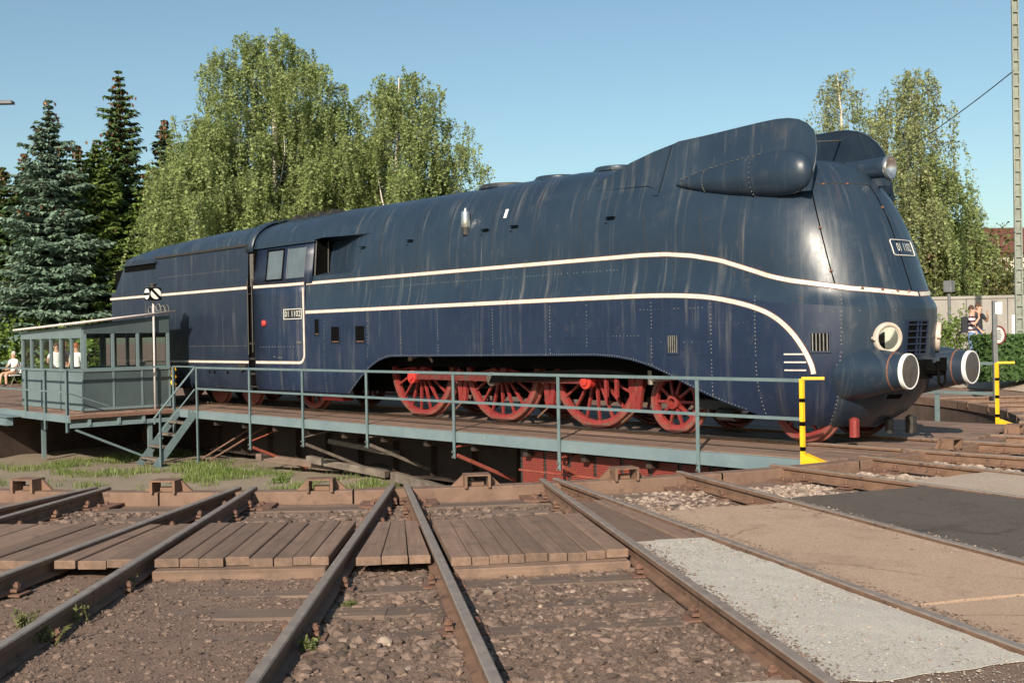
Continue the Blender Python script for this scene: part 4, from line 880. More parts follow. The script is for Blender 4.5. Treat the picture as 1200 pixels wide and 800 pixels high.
# ------------------------------------------------------------------ wheels and motion
def wheel(x, side, R, nspk, name, hub=.15, mass=True, rot0=0.0, m_=None, rod=None):
    m_ = m_ or M['red']; y0 = side*.80; b = MB(); ax = (0, side, 0); o_ = Vector((x, side*.735, R))
    b.lathe([(R-.135, 0.0), (R-.13, .07), (R-.06, .08), (R-.055, .0)], o_, ax, 48)
    b.lathe([(0.04, 0), (.06, .16), (hub, .15), (hub+.02, .02), (hub+.02, -.03)], o_, ax, 20)
    for i in range(nspk):
        a = rot0 + 2*PI*i/nspk; d = Vector((math.cos(a), 0, math.sin(a))); t = Vector((-math.sin(a), 0, math.cos(a))); n_ = Vector((0, side, 0))
        p0 = o_ + d*(hub*.8) + n_*.06; p1 = o_ + d*(R-.12) + n_*.045
        vs = [p0+t*.026+n_*.03, p0-t*.026+n_*.03, p0-t*.026-n_*.03, p0+t*.026-n_*.03, p1+t*.017+n_*.02, p1-t*.017+n_*.02, p1-t*.017-n_*.02, p1+t*.017-n_*.02]
        b.add(vs, [(0, 1, 5, 4), (1, 2, 6, 5), (2, 3, 7, 6), (3, 0, 4, 7)])
    if mass:
        pts = [(R-.17, math.radians(58)), (R-.17, math.radians(75)), (R-.17, math.radians(90)), (R-.17, math.radians(105)), (R-.17, math.radians(122)), (R-.5, math.radians(112)), (R-.5, math.radians(68))]
        b.prism([(r_*math.cos(a), r_*math.sin(a)) for r_, a in pts], lambda a_, c_, t: o_+Vector((a_, side*t, c_)), .0, .10)
    wh = b.build(name, m_, loco, smooth=True, angle=35)
    b = MB(); b.lathe([(R+.035, -.075), (R+.028, -.04), (R+.004, -.03), (R, .07), (R-.012, .085), (R-.072, .087), (R-.075, -.075)], o_, ax, 56); b.build('tyre', M['tyre'], wh, smooth=True, angle=35)
    return wh
DX = (1.50, 3.90, 6.28)
for side in (-1, 1):
    for i, x in enumerate(DX): wheel(x, side, 1.0, 18, 'driving_wheel', .2, True, .1+i*.07)
    wheel(7.99, side, .5, 10, 'bogie_wheel', .11, False); wheel(10.34, side, .5, 10, 'bogie_wheel', .11, False, .2); wheel(-2.5, side, .62, 11, 'trailing_wheel', .12, False)
    # coupling rod low in its turn, crank bosses, connecting rod, brake gear
    y = side*.97; zc = .80; b = MB()
    b.prism([(DX[0]-.05, zc-.045), (DX[2]+.05, zc-.045), (DX[2]+.05, zc+.055), (DX[0]-.05, zc+.055)], lambda a_, c_, t: Vector((a_, y+side*t, c_)), 0, .07); cr = b.build('coupling_rod', M['maroon_rod'], loco)
    for i, x in enumerate(DX): b = MB(); b.lathe([(.13, -.03), (.13, .10), (.07, .11), (.07, .14), (0, .145)], (x, y, zc), (0, side, 0), 18); b.build('rod_bearing', M['steel'] if i == 1 else M['redbright'], cr, smooth=True, angle=40)
    b = MB(); b.prism([(DX[1], zc-.07), (DX[1]+.1, zc+.1), (8.6, 1.12), (8.6, .98)], lambda a_, c_, t: Vector((a_, y+side*t, c_)), .1, .16); b.build('connecting_rod', M['black'], loco)
    b = MB(); b.box((4.2, side*1.12, 1.24), (7.4, .04, .46)); b.box((4.2, side*.66, 1.3), (6.8, .03, .5)); b.build('arch_shade_plate', M['black'], loco)  # added black plates that darken the wheel arch and hide the wheel tops
    for x in (2.70, 5.09, 7.1):
        b = MB(); b.prism([(x-.09, .95), (x+.05, .95), (x+.10, .35), (x-.02, .32)], lambda a_, c_, t: Vector((a_, side*(.76+t), c_)), 0, .07); b.prism([(x+.14, .9), (x+.26, .92), (x+.16, .32), (x+.08, .32)], lambda a_, c_, t: Vector((a_, side*(.76+t), c_)), 0, .07); b.build('brake_hanger', M['red'], loco)
        b = MB(); b.tube([(x+.1, side*.82, .35), (x-.25, side*.80, .12)], .018); b.build('sand_pipe', M['rust'], loco)
    for x in (6.72, 6.95): b = MB(); b.box((x, side*1.02, 1.0), (.06, .05, .9)); b.build('valve_link', M['red'], loco)
    b = MB(); b.box((3.9, side*.6, .95), (6.6, .06, .30)); b.build('frame_plate', M['black'], loco)  # coloured black to give the darkness behind the spokes
    b = MB(); b.tube([(1.6, side*1.15, 1.18), (1.9, side*1.15, 1.24), (2.2, side*1.15, 1.22), (2.3, side*1.15, 1.1)], .035); b.cyl((1.6, side*1.15, 1.12), (1.6, side*1.15, 1.28), .06, n=10); b.build('lubricator_pipe', M['steel'], loco, smooth=True)
    b = MB(); b.cyl((7.75, side*1.1, .86), (8.5, side*1.1, .92), .045, n=10); b.cyl((7.75, side*1.1, .78), (7.75, side*1.1, 1.0), .05, n=10); b.build('drain_pipe', M['steel'], loco)
    b = MB(); b.bbox((9.17, side*.95, .5), (1.2, .1, .16), .02); b.cyl((9.0, side*1.0, .36), (9.3, side*1.0, .36), .1, n=12); b.build('bogie_frame', M['blackmetal'], loco)
    b = MB(); b.prism([(-1.5, .26), (-.62, .26), (-.75, .36), (-1.0, .42), (-1.3, .42), (-1.45, .33)], lambda a_, c_, t: Vector((a_, side*(1.0+t), c_)), 0, .25); b.build('trailing_truck_cover', M['redbright'], loco)
    b = MB(); b.box((6.98, side*1.2, 1.34), (.1, .03, .05)); b.box((6.98, side*1.2, 1.28), (.12, .03, .04)); b.build('oil_bottle', M['sprucegreen'], loco)
    if side < 0:
        for s0, s1, z0, z1 in ((6.2, 7.3, 1.52, 1.86), (3.2, 4.3, 1.5, 1.9), (8.15, 8.45, 1.7, 2.0), (8.95, 9.2, 1.25, 1.6), (9.3, 9.95, 1.2, 1.75), (1.85, 2.8, 1.4, 1.8), (4.6, 5.6, 1.45, 1.9), (-1.0, -.1, 0.9, 1.35)):
            b = MB(); b.grid([[S(s0+(s1-s0)*i/6, z, -1, .004) for i in range(7)] for z in (z0, (z0+z1)/2, z1)]); ring = [S(s0+(s1-s0)*i/6, z0, -1, .004) for i in range(7)] + [S(s1, z1, -1, .004)] + [S(s0+(s1-s0)*i/6, z1, -1, .004) for i in range(5, -1, -1)]; b.grid([ring+[ring[0]], [p+Vector((0, .012, 0)) for p in ring+[ring[0]]]]); b.build('access_panel', M['skirt'], loco)

# ------------------------------------------------------------------ tender
tender = empty('tender', (-8.1, 0, 0), 'navy coal tender with white stripe coupled behind the locomotive cab', 'tender')
OT = Vector((8.1, 0, 0))
def tb(b, name, m_, parent=None, **k):
    b.v = [tuple(Vector(p)+OT) for p in b.v] if parent is None else b.v
    return b.build(name, m_, parent or tender, **k)
def sub(b, name, m_, parent, **k):
    b.v = [tuple(Vector(p)+OT) for p in b.v]; return b.build(name, m_, parent, **k)
def tw(z): return ip([(.38, 1.38), (.5, 1.44), (.75, 1.485), (1.1, 1.5), (2.95, 1.5), (2.96, 1.485), (3.8, 1.46)], z)
def trear(z): return -12.05 if z <= 2.95 else -11.85 + (z-2.95)*0.85
TX1 = -4.15; tz = [.40, .5, .7, 1.0, 1.5, 2.2, 2.9, 2.95, 2.96, 3.3, 3.6, 3.8]
def tout(z, nseg=6, cr=.28):
    xr = trear(z); w_ = tw(z); pts = [(TX1, -w_)] + [(TX1 + (xr+cr-TX1)*i/10, -w_) for i in range(1, 11)]
    for i in range(1, nseg+1): t = PI/2*i/nseg; pts.append((xr+cr-cr*math.sin(t), -w_+cr-cr*math.cos(t)))
    return pts + [(x, -y) for x, y in pts[::-1]]
b = MB(); b.grid([[(x, y, z) for x, y in tout(z)][::-1] for z in tz]); body = tb(b, 'tender_body', M['tpaint'], smooth=True, angle=40)
b = MB(); b.box((-8.1, 0, 2.0), (7.6, 2.7, 3.2)); b.box((-8.1, 0, .55), (7.6, 2.2, .3)); tb(b, 'tender_core', M['black'])
for side in (-1, 1):
    for z, wd, x0_, x1_ in ((2.80, .058, -12.0, TX1), (1.07, .05, -11.9, TX1)):
        b = MB(); b.box(((x0_+x1_)/2+.05, side*1.505, z), (x1_-x0_-.1, .012, wd)); tb(b, 'tender_stripe', M['stripe'])
        b = MB(); b.box(((x0_+x1_)/2+.05, side*1.502, z), (x1_-x0_-.1, .012, wd+.02)); tb(b, 'stripe_backing', M['striperust'])
    b = MB(); b.box((-6.6, side*1.475, 3.79), (4.9, .05, .05)); tb(b, 'roof_edge_strip', M['blackmetal'])
    b = MB(); b.box((-10.0, side*1.478, 3.58), (1.9, .02, .14)); tb(b, 'coal_slot', M['black'])
    b = MB(); b.box((-10.0, side*1.5, 3.68), (2.1, .08, .04)); tb(b, 'slot_hood', M['tpaint'])
    b = MB()
    for i in range(5): b.tube([(-9.3+.25*i+.11*math.cos(2*PI*k/12), side*1.52, 2.42+.10*math.sin(2*PI*k/12)+(0.05 if i == 2 else 0)) for k in range(13)], .014, 5)
    tb(b, 'scroll_crest', M['rivet'])
    b = MB()
    for x in (-7.0+.9, -6.6+.75, -5.2): b.cyl((x, side*1.45, .82), (x, side*1.493, .82), .04, n=10)
    tb(b, 'drain_hole', M['black'])
    b = MB(); b.prism([(-4.62, 1.02), (-4.2, 1.02), (-4.3, .9), (-4.5, .84)], lambda a_, c_, t: Vector((a_, side*(1.49+t), c_)), 0, .05); tb(b, 'step_bracket', M['blackmetal'])
    for z, x0_, x1_ in ((1.45, -11.5, -4.3), (3.25, -8.8, -4.5)):
        b = MB(); x = x0_
        while x < x1_: b.box((x, side*(tw(z)+.001), z), (.018, .012, .018)); x += .12
        tag(tb(b, 'rivets', M['rivet']), kind='stuff')
    for x in (-5.3, -6.9, -8.5, -10.2, -11.2):
        b = MB(); b.lathe([(.08, .1), (.3, .06), (.42, .08), (.5, .08), (.5, 0), (.53, -.02)], (x, side*.72, .5), (0, side, 0), 32); wo = tb(b, 'tender_wheel', M['tyre'], smooth=True, angle=35)
        b = MB(); b.bbox((x, side*.98, .5), (.3, .25, .3), .04); sub(b, 'axle_box', M['blackmetal'], wo)
    b = MB(); b.box((-8.2, side*.95, .62), (7.2, .08, .2)); tb(b, 'bogie_frame', M['blackmetal'])
b = MB(); rows = []
for x, ze, zt in ((-11.1, 3.80, 3.84), (-10.9, 3.80, 4.0), (-10.4, 3.80, 4.14), (-9.4, 3.8, 4.24), (-8, 3.8, 4.3), (-6.5, 3.8, 4.36), (-4.2, 3.8, 4.39)):
    rows.append([roofpt(x, 1.44*math.cos(PI*i/24), ze, zt, 1.44) for i in range(25)])
b.grid(rows); tr = tb(b, 'tender_roof', M['navy'], smooth=True, angle=50)
for x in (-9.2, -7.4, -5.9):
    b = MB(); b.grid([[roofpt(x+dx, 1.2*math.cos(PI*i/24), 3.98, ip([(-9.4, 4.27), (-4.2, 4.42)], x)+.012, 1.2) for i in range(3, 22)] for dx in (-.03, .03)]); sub(b, 'roof_rib', M['blackmetal'], tr)
b = MB(); b.box((-4.05, 0, 2.4), (.3, 2.5, 3.2)); tb(b, 'gangway_bellows', M['black'])
# ------------------------------------------------------------------ turntable bridge
bridge = empty('turntable_bridge', (0, 0, -1.3), 'turntable bridge carrying the locomotive, blue-grey edge beam over red girders', 'turntable')
OB = Vector((0, 0, 1.3))
def bb(b, name, m_, parent=None, **k):
    b.v = [tuple(Vector(p)+OB) for p in b.v]; return b.build(name, m_, parent or bridge, **k)
RB = 11.84; YN, YF = -2.28, 4.25
def xe(y): return math.sqrt(RB*RB - y*y)
brl = rail_mesh(2*xe(HALF)-.02)
for s_ in (-1, 1): o = inst('rail', brl, bridge, (-xe(HALF)+.01, s_*HALF, 1.3))
def deck(y0, y1, z, rows_, L, mname='deckplank', xa=None, xb=None):
    for i in range(rows_):
        ya, yb = y0+(y1-y0)*i/rows_, y0+(y1-y0)*(i+1)/rows_; ym = max(abs(ya), abs(yb)); a = -xe(ym)+.02 if xa is None else xa; e = xe(ym)-.02 if xb is None else xb
        x = a - rnd.uniform(0, L*.6)
        while x < e:
            x0_, x1_ = max(a, x), min(e, x+L); x += L
            if x1_-x0_ < .05: continue
            b = MB(); b.bbox((0, 0, 0), (x1_-x0_-.008, yb-ya-.01, .05), .006); o = b.build('deck_board', M[mname], bridge); o.location = ((x0_+x1_)/2, (ya+yb)/2, 1.3+z-.025+rnd.uniform(-.004, .004))
deck(YN+.07, -.86, -.045, 4, 3.3); deck(.86, YF-.07, -.045, 8, 3.3); deck(-.66, .66, -.05, 4, 3.3)
for y, sg in ((YN, 1), (YF, -1)):
    b = MB(); L = xe(abs(y)); b.prism([(y, -.055), (y+sg*.07, -.055), (y+sg*.07, -.067), (y+sg*.012, -.067), (y+sg*.012, -.225), (y+sg*.07, -.225), (y+sg*.07, -.237), (y, -.237)], lambda a_, c_, t: Vector((t, a_, c_)), -L, L-.15); bb(b, 'edge_beam', M['fascia'])
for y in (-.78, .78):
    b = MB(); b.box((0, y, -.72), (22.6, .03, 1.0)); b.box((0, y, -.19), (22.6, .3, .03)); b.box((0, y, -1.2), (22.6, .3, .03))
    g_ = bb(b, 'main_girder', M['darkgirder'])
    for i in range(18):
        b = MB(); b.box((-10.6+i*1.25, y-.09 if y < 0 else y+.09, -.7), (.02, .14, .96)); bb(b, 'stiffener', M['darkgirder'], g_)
# red mesh panels hung under the near edge towards the front end
for i in range(9):
    x0_ = 5.7+i*.56
    for z0_, z1_ in ((-.62, -.30), (-.98, -.66)):
        b = MB(); b.box((x0_+.25, -1.98, (z0_+z1_)/2), (.49, .02, z1_-z0_-.0)); pn_ = bb(b, 'mesh_panel', M['mesh'])
    b = MB(); b.box((x0_-.03, -1.95, -.66), (.05, .06, .8)); bb(b, 'panel_post', M['blackmetal'])
b = MB(); b.box((8.2, -1.96, -.64), (5.2, .05, .03)); b.box((8.2, -1.96, -1.0), (5.2, .05, .03)); bb(b, 'panel_rail', M['girder'])
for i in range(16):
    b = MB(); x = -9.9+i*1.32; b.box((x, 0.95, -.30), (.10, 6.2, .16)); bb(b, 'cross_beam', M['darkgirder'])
PX = (-5.19, -2.72, -.56, 1.71, 4.31, 6.89, 9.62)
PBOT = (-1.36, -.82, -.62, -.50, -.52, -.53, -.34)
for i, x in enumerate(PX[1:6]):
    mm = M['girder'] if i in (3, 4) else (M['timber'] if i in (1, 2) else M['girder'])
    b = MB(); b.box((0, 0, 0), ((Vector((x+.06, -.85, -.98))-Vector((x, -2.26, -.48))).length, .06, .06), None); o = b.build('outrigger_strut', mm, bridge)
    A, B = Vector((x, -2.26, PBOT[i+1]+.06)), Vector((x+.06, -.85, PBOT[i+1]-.55)); o.location = (A+B)/2+OB; o.rotation_euler = (B-A).to_track_quat('X', 'Z').to_euler()
    b = MB(); b.cyl((x, -2.26, PBOT[i+1]+.2), (x+.03, -.9, -.22), .018, n=6); bb(b, 'outrigger_tie', mm)
for y0, y1, z0, z1, x in ((-2.2, -.8, -1.2, -.3, -4.6), (-2.3, -.8, -1.28, -.3, -5.1)):
    b = MB(); b.cyl((x-.2, y0, z0), (x+.5, y1, z1), .022, n=6); bb(b, 'tie_rod', M['rust'])
b = MB(); b.lathe([(.9, 0), (.9, .25), (.6, .45), (.5, 1.1)], (0, 0, -1.36), (0, 0, 1), 24); bb(b, 'centre_pivot', M['blackmetal'])
for sx in (-1, 1):
    for sy in (-1, 1):
        b = MB(); b.lathe([(.3, -.06), (.33, -.05), (.33, .05), (.3, .06), (.05, .06)], (sx*10.6, sy*.9, -1.0), (1, 0, 0), 24); bb(b, 'runner_wheel', M['rust'])
# platform at the control hut
deck(-4.85, YN-.01, -.045, 7, 2.6, 'deckplank', -14.5, -6.32)
b = MB(); b.box((-10.4, -4.87, -.14), (8.2, .06, .17)); bb(b, 'platform_beam', M['fascia'])
b = MB(); b.box((-6.31, -3.58, -.11), (.05, 2.56, .07)); bb(b, 'platform_beam', M['rust'])
b = MB(); b.box((-6.36, -3.58, -.30), (.06, 2.5, .10)); bb(b, 'platform_beam', M['fascia'])
b = MB(); b.box((-12.5, -5.15, -.30), (6.2, .16, .22)); b.box((-12.5, -5.05, -.19), (6.4, .45, .03)); bb(b, 'platform_girder', M['fascia'])
for y in (-4.4, -3.7, -3.1): b = MB(); b.box((-8.4, y, -.24), (4.2, .06, .14)); bb(b, 'platform_joist', M['fascia'])
for x, y in ((-6.45, -2.9), (-9.5, -4.3), (-12.0, -4.3)): b = MB(); b.box((x, y, -.80), (.09, .09, .95)); bb(b, 'platform_leg', M['teal'])
b = MB(); b.box((0, 0, 0), ((Vector((-6.4, -4.7, -.40))-Vector((-6.35, -2.95, -1.2))).length, .07, .05)); o = b.build('platform_brace', M['teal'], bridge); A, B = Vector((-6.4, -4.7, -.40)), Vector((-6.35, -2.95, -1.2)); o.location = (A+B)/2+OB; o.rotation_euler = (B-A).to_track_quat('X', 'Z').to_euler()

# ------------------------------------------------------------------ railings
def angle_post(b, x, y, z0, z1, w_=.06):
    b.box((x, y, (z0+z1)/2), (w_, .012, z1-z0)); b.box((x-w_/2+.006, y+w_/2, (z0+z1)/2), (.012, w_, z1-z0))
nr = empty('bridge_railing', (0, YN-.02, -.3), 'long blue-grey railing along the near edge of the turntable bridge', 'railing', 'turntable railings')
def np_(b, name, par, off, m_='teal', **k):
    b.v = [tuple(Vector(p)-Vector(off)) for p in b.v]; return b.build(name, M[m_], par, **k)
on = (0, YN-.02, -.3)
for x, zb_ in zip(PX, PBOT): b = MB(); angle_post(b, x, YN-.03, zb_, .97, .058); np_(b, 'railing_post', nr, on)
for i in range(len(PX)):
    x0_ = PX[i]; x1_ = (PX+(11.3,))[i+1]
    b = MB(); b.box(((x0_+x1_)/2, YN-.02, .975), (x1_-x0_-.004, .045, .010)); b.box(((x0_+x1_)/2, YN-.04, .954), (x1_-x0_-.004, .008, .035)); np_(b, 'top_rail', nr, on)
    b = MB(); b.box(((x0_+x1_)/2, YN-.042, .465), (x1_-x0_-.004, .008, .040)); b.box(((x0_+x1_)/2, YN-.02, .482), (x1_-x0_-.004, .038, .008)); np_(b, 'middle_rail', nr, on)
b = MB()
for x, zb_ in zip(PX[1:], PBOT[1:]):
    for dz in (.03, .12): b.cyl((x, YN-.04, zb_+dz), (x, YN-.075, zb_+dz), .02, n=6)
np_(b, 'post_bolts', nr, on, 'chrome')
fr_ = empty('bridge_railing', (0, YF, -.1), 'blue-grey railing on the far side of the bridge behind the buffers', 'railing', 'turntable railings')
of = (0, YF, -.1)
FXS = [-9.5+2.47*i for i in range(8)] + [9.75]
for x in FXS: b = MB(); angle_post(b, x, YF, -.06, .98, .09); np_(b, 'railing_post', fr_, of)
for a_, e_ in zip(FXS, FXS[1:]+[10.75]):
    for z in (.97, .46): b = MB(); b.box(((a_+e_)/2, YF, z), (e_-a_-.004, .05, .05)); np_(b, 'rail_bar', fr_, of)
pr = empty('platform_railing', (-6.35, -4.88, -.1), 'blue-grey railing in front of the control hut', 'railing', 'turntable railings'); op = (-6.35, -4.88, -.1)
pts_ = [(-13.9, -4.9), (-11.55, -4.9), (-9.0, -4.9), (-7.75, -4.9), (-6.4, -4.9)]
for x, y in pts_: b = MB(); angle_post(b, x, y, -.45 if x > -8 else -.2, .98, .075); np_(b, 'railing_post', pr, op)
for (xa, ya), (xb_, yb_) in zip(pts_, pts_[1:]):
    for z in (.98, .47): b = MB(); b.box(((xa+xb_)/2, -4.9, z), (xb_-xa-.004, .036, .036)); np_(b, 'rail_bar', pr, op)
b = MB(); b.box((-6.4, -3.62, .98), (.045, 2.5, .045)); np_(b, 'rail_bar', pr, op)
b = MB(); b.cyl((-6.4, -4.9, .47), (-6.4, -3.9, .10), .018, n=6); np_(b, 'rail_brace', pr, op)
b = MB(); angle_post(b, -6.32, -2.35, -.9, .98, .075); np_(b, 'railing_post', pr, op)
b = MB(); b.box((-5.75, -2.34, .98), (1.1, .045, .03)); np_(b, 'rail_bar', pr, op)

# ------------------------------------------------------------------ access stairs
st_ = empty('access_stairs', (-5.7, -3.4, -1.33), 'steep steel stairs with wooden treads from the pit to the bridge', 'stairs'); os_ = (-5.7, -3.4, -1.33)
for x in (-6.12, -5.26):
    b = MB(); A, B = Vector((x, -2.32, -.10)), Vector((x, -3.32, -1.30)); b.box((A+B)/2, ((B-A).length, .015, .17), (B-A).to_track_quat('X', 'Z').to_matrix()); np_(b, 'stringer', st_, os_)
for y, z in ((-2.52, -.33), (-2.75, -.60), (-2.98, -.87), (-3.20, -1.13)):
    b = MB(); b.bbox((0, 0, 0), (.84, .22, .04), .006); o = b.build('tread', M['timber'], st_); o.location = (0.01, y+3.4, z+1.33)
A, B = Vector((-5.22, -2.34, .95)), Vector((-5.22, -3.36, -.18))
b = MB(); b.tube([A, B, B+Vector((0, .02, -.12))], .024, 8); np_(b, 'handrail', st_, os_)
b = MB(); b.tube([A-Vector((0, 0, .5)), B-Vector((0, -.1, .38))], .016, 8); np_(b, 'handrail', st_, os_)
b = MB(); angle_post(b, -5.22, -3.22, -1.34, -.05, .06); np_(b, 'railing_post', st_, os_)
b = MB(); b.box((-5.24, -2.8, -1.32), (.05, .9, .04)); np_(b, 'foot_bar', st_, os_)

# ------------------------------------------------------------------ yellow and black end posts
for nm, x, y, lab, arm in (('striped_end_post', 11.30, YN-.03, 'yellow and black striped post at near front corner of the bridge', 1), ('striped_end_post', 10.82, YF, 'yellow and black striped post at far corner beyond the buffers', 1)):
    e = empty(nm, (x, y, -.12), lab, 'post', 'striped posts at the bridge end')
    zz = [-.02, .18, .235, .50, .555, .80, .85, 1.10]; 
    for i in range(len(zz)-1):
        b = MB(); b.box((0, 0, (zz[i]+zz[i+1])/2), (.052, .045, zz[i+1]-zz[i])); b.build('post_band', M['yellow'] if i % 2 == 0 else M['black'], e)
    b = MB(); b.box((.12, .07, 1.105), (.28, .04, .035), rotz(.5)); b.build('post_arm', M['yellow'], e)
    b = MB(); b.prism([(.0, .0), (.30, .0), (.34, .04), (.0, .15)], lambda a_, c_, t: Vector((a_+.03, t, c_)), -.05, .07); b.build('post_foot', M['yellow'], e)

# ------------------------------------------------------------------ control hut
HX0, HX1, HY0, HY1 = -10.7, -6.72, -4.36, -2.25
hut = empty('control_hut', ((HX0+HX1)/2, (HY0+HY1)/2, -.045), 'small blue-grey control cabin with window band and pale sloping roof', 'hut'); oh = ((HX0+HX1)/2, (HY0+HY1)/2, -.045)
def H(b, name, m_='hut', par=None, **k):
    b.v = [tuple(Vector(p)-Vector(oh)) for p in b.v]; return b.build(name, M[m_], par or hut, **k)
def rz_(x, y): return 1.90 + .10*(x-HX0)/(HX1-HX0) + .24*(y-HY0)/(HY1-HY0)
b = MB(); b.box(((HX0+HX1)/2, (HY0+HY1)/2, -.02), (HX1-HX0-.02, HY1-HY0-.02, .04)); H(b, 'floor', 'deckplank')
def wall(p0, p1, nout, npan, posts, pane_on=True):
    p0, p1 = Vector((*p0, 0)), Vector((*p1, 0)); d = (p1-p0); L = d.length; d.normalize(); n_ = Vector((*nout, 0)); R = Matrix((d, -n_, Vector((0, 0, 1)))).transposed()
    if R.determinant() < 0: R = Matrix((-d, -n_, Vector((0, 0, 1)))).transposed()
    for i in range(npan):
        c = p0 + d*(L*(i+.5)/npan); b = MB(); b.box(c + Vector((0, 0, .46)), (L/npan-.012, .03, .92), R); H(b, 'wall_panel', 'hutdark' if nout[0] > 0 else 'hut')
        for k_ in range(1): b = MB(); b.box(c + n_*.02 + d*(L/npan/2) + Vector((0, 0, .46)), (.045, .02, .92), R); H(b, 'batten')
    b = MB(); b.box(p0+d*L/2+n_*.02+Vector((0, 0, .93)), (L, .05, .04), R); H(b, 'window_ledge')
    b = MB(); b.box(p0+d*L/2+n_*.012+Vector((0, 0, .03)), (L, .03, .06), R); H(b, 'skirting')
    for t in posts:
        c = p0+d*(L*t); zt = rz_(c.x, c.y)-.03; b = MB(); b.box(c+Vector((0, 0, (.95+zt)/2)), (.07, .07, zt-.95), R); H(b, 'window_post')
    zt = min(rz_(p0.x, p0.y), rz_(p1.x, p1.y))
    b = MB(); tr_ = [(0, zt-.20), (L, zt-.20), (L, rz_(p1.x, p1.y)-.02), (0, rz_(p0.x, p0.y)-.02)]
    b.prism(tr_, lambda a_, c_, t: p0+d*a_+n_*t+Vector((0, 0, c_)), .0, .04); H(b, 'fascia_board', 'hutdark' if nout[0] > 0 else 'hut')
    for t0, t1 in zip(posts, posts[1:]):
        a_, e_ = p0+d*(L*t0+.035), p0+d*(L*t1-.035); b = MB(); b.add([a_+Vector((0, 0, .96)), e_+Vector((0, 0, .96)), e_+Vector((0, 0, zt-.2)), a_+Vector((0, 0, zt-.2))], [(0, 1, 2, 3)]); H(b, 'window_pane', 'clear')
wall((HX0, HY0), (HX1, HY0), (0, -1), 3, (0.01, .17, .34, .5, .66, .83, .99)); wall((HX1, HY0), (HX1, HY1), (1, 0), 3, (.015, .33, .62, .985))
wall((HX1, HY1), (HX0, HY1), (0, 1), 3, (0.01, .2, .4, .6, .8, .99)); wall((HX0, HY1), (HX0, HY0), (-1, 0), 2, (.02, .5, .98))
b = MB(); b.box((HX1-.9, HY0+.45, .85), (1.2, .5, .05)); b.box((HX1-.9, HY0+.45, .42), (1.0, .4, .8)); H(b, 'control_desk', 'hut')
rows = []
NW = 70
for j in range(2):
    y = (HY0-.22, HY1+.10)[j]; rows.append([Vector((HX0-.05+(HX1-HX0+.25)*i/NW, y, rz_(HX0-.05+(HX1-HX0+.25)*i/NW, y)+.05+.018*math.cos(PI*i))) for i in range(NW+1)])
b = MB(); b.grid(rows[::-1]); ro = H(b, 'corrugated_roof', 'hutroof', smooth=True); md = ro.modifiers.new('solid', 'SOLIDIFY'); md.thickness = .02; md.offset = -1
b = MB(); b.box((HX0-.12, HY0-.12, 1.79), (.06, .06, .06)); H(b, 'roof_bracket', 'hut')
b = MB()
pts = [(HX1+.12, -2.2+.03*math.sin(i*1.9), .95-.06*i) for i in range(9)]; b.tube(pts, [.05+.02*math.sin(i*2.1) for i in range(9)], 8); o_ = tag(b.build('coiled_chain', M['yellow'], smooth=True), 'yellow chain bundle hanging by the hut corner', 'chain')
# signal lamp
sg_ = empty('turntable_signal', (-6.6, -2.68, -.045), 'slim pole signal with black lantern box and white discs beside the hut', 'signal')
b = MB(); b.cyl((0, 0, 0), (0, 0, 2.62), .025, n=10); b.build('pole', M['pole'] if 'pole' in M else M['whitepaint'], sg_, smooth=True)
b = MB(); b.bbox((0, 0, 2.78), (.30, .30, .30), .015); lan = b.build('lantern_box', M['black'], sg_)
b = MB(); b.cyl((0, 0, 2.93), (0, 0, 3.0), .07, n=10); b.cyl((0, 0, 3.0), (0, 0, 3.03), .1, n=10); b.build('lantern_cap', M['blackmetal'], lan)
for n_, tx in ((Vector((0, -1, 0)), Vector((1, 0, 0))), (Vector((1, 0, 0)), Vector((0, 1, 0)))):
    b = MB(); b.lathe([(.13, .0), (.13, .01), (0, .012)], Vector((0, 0, 2.78))+n_*.15, n_, 24); b.build('signal_disc', M['whitepaint'], lan)
    b = MB(); R = Matrix((tx, n_, tx.cross(n_))).transposed(); 
    if n_.x: R = R @ Matrix.Rotation(math.radians(-45 if R.determinant() > 0 else 45), 3, 'Y')
    b.box(Vector((0, 0, 2.78))+n_*.165, (.265, .008, .06), R); b.build('disc_bar', M['black'], lan)
# weathered timbers lying under the bridge
for i, (x, y, z, L, a_, h_, lab) in enumerate(((-.5, -1.3, -1.1, 2.2, .25, .14, 'pale squared timber under the bridge, nearest the stairs'), (.4, -1.5, -.62, 2.2, .05, .10, 'short pale plank wedged high under the bridge'), (2.6, -1.6, -1.2, 2.4, -.1, .16, 'dark squared timber on the pit floor near the red strut'), (-2.2, -1.5, -1.1, 2.2, .3, .14, 'rusty brown timber under the bridge beside the stairs'))):
    b = MB(); b.bbox((0, 0, 0), (L, .16, h_), .012); o = b.build('timber', M['timber'] if i != 3 else M['sleeper'], loc=(x, y, z)); o.rotation_euler = (0, .10 if i == 0 else .06, a_); tag(o, lab, 'timber', 'timbers under the bridge')
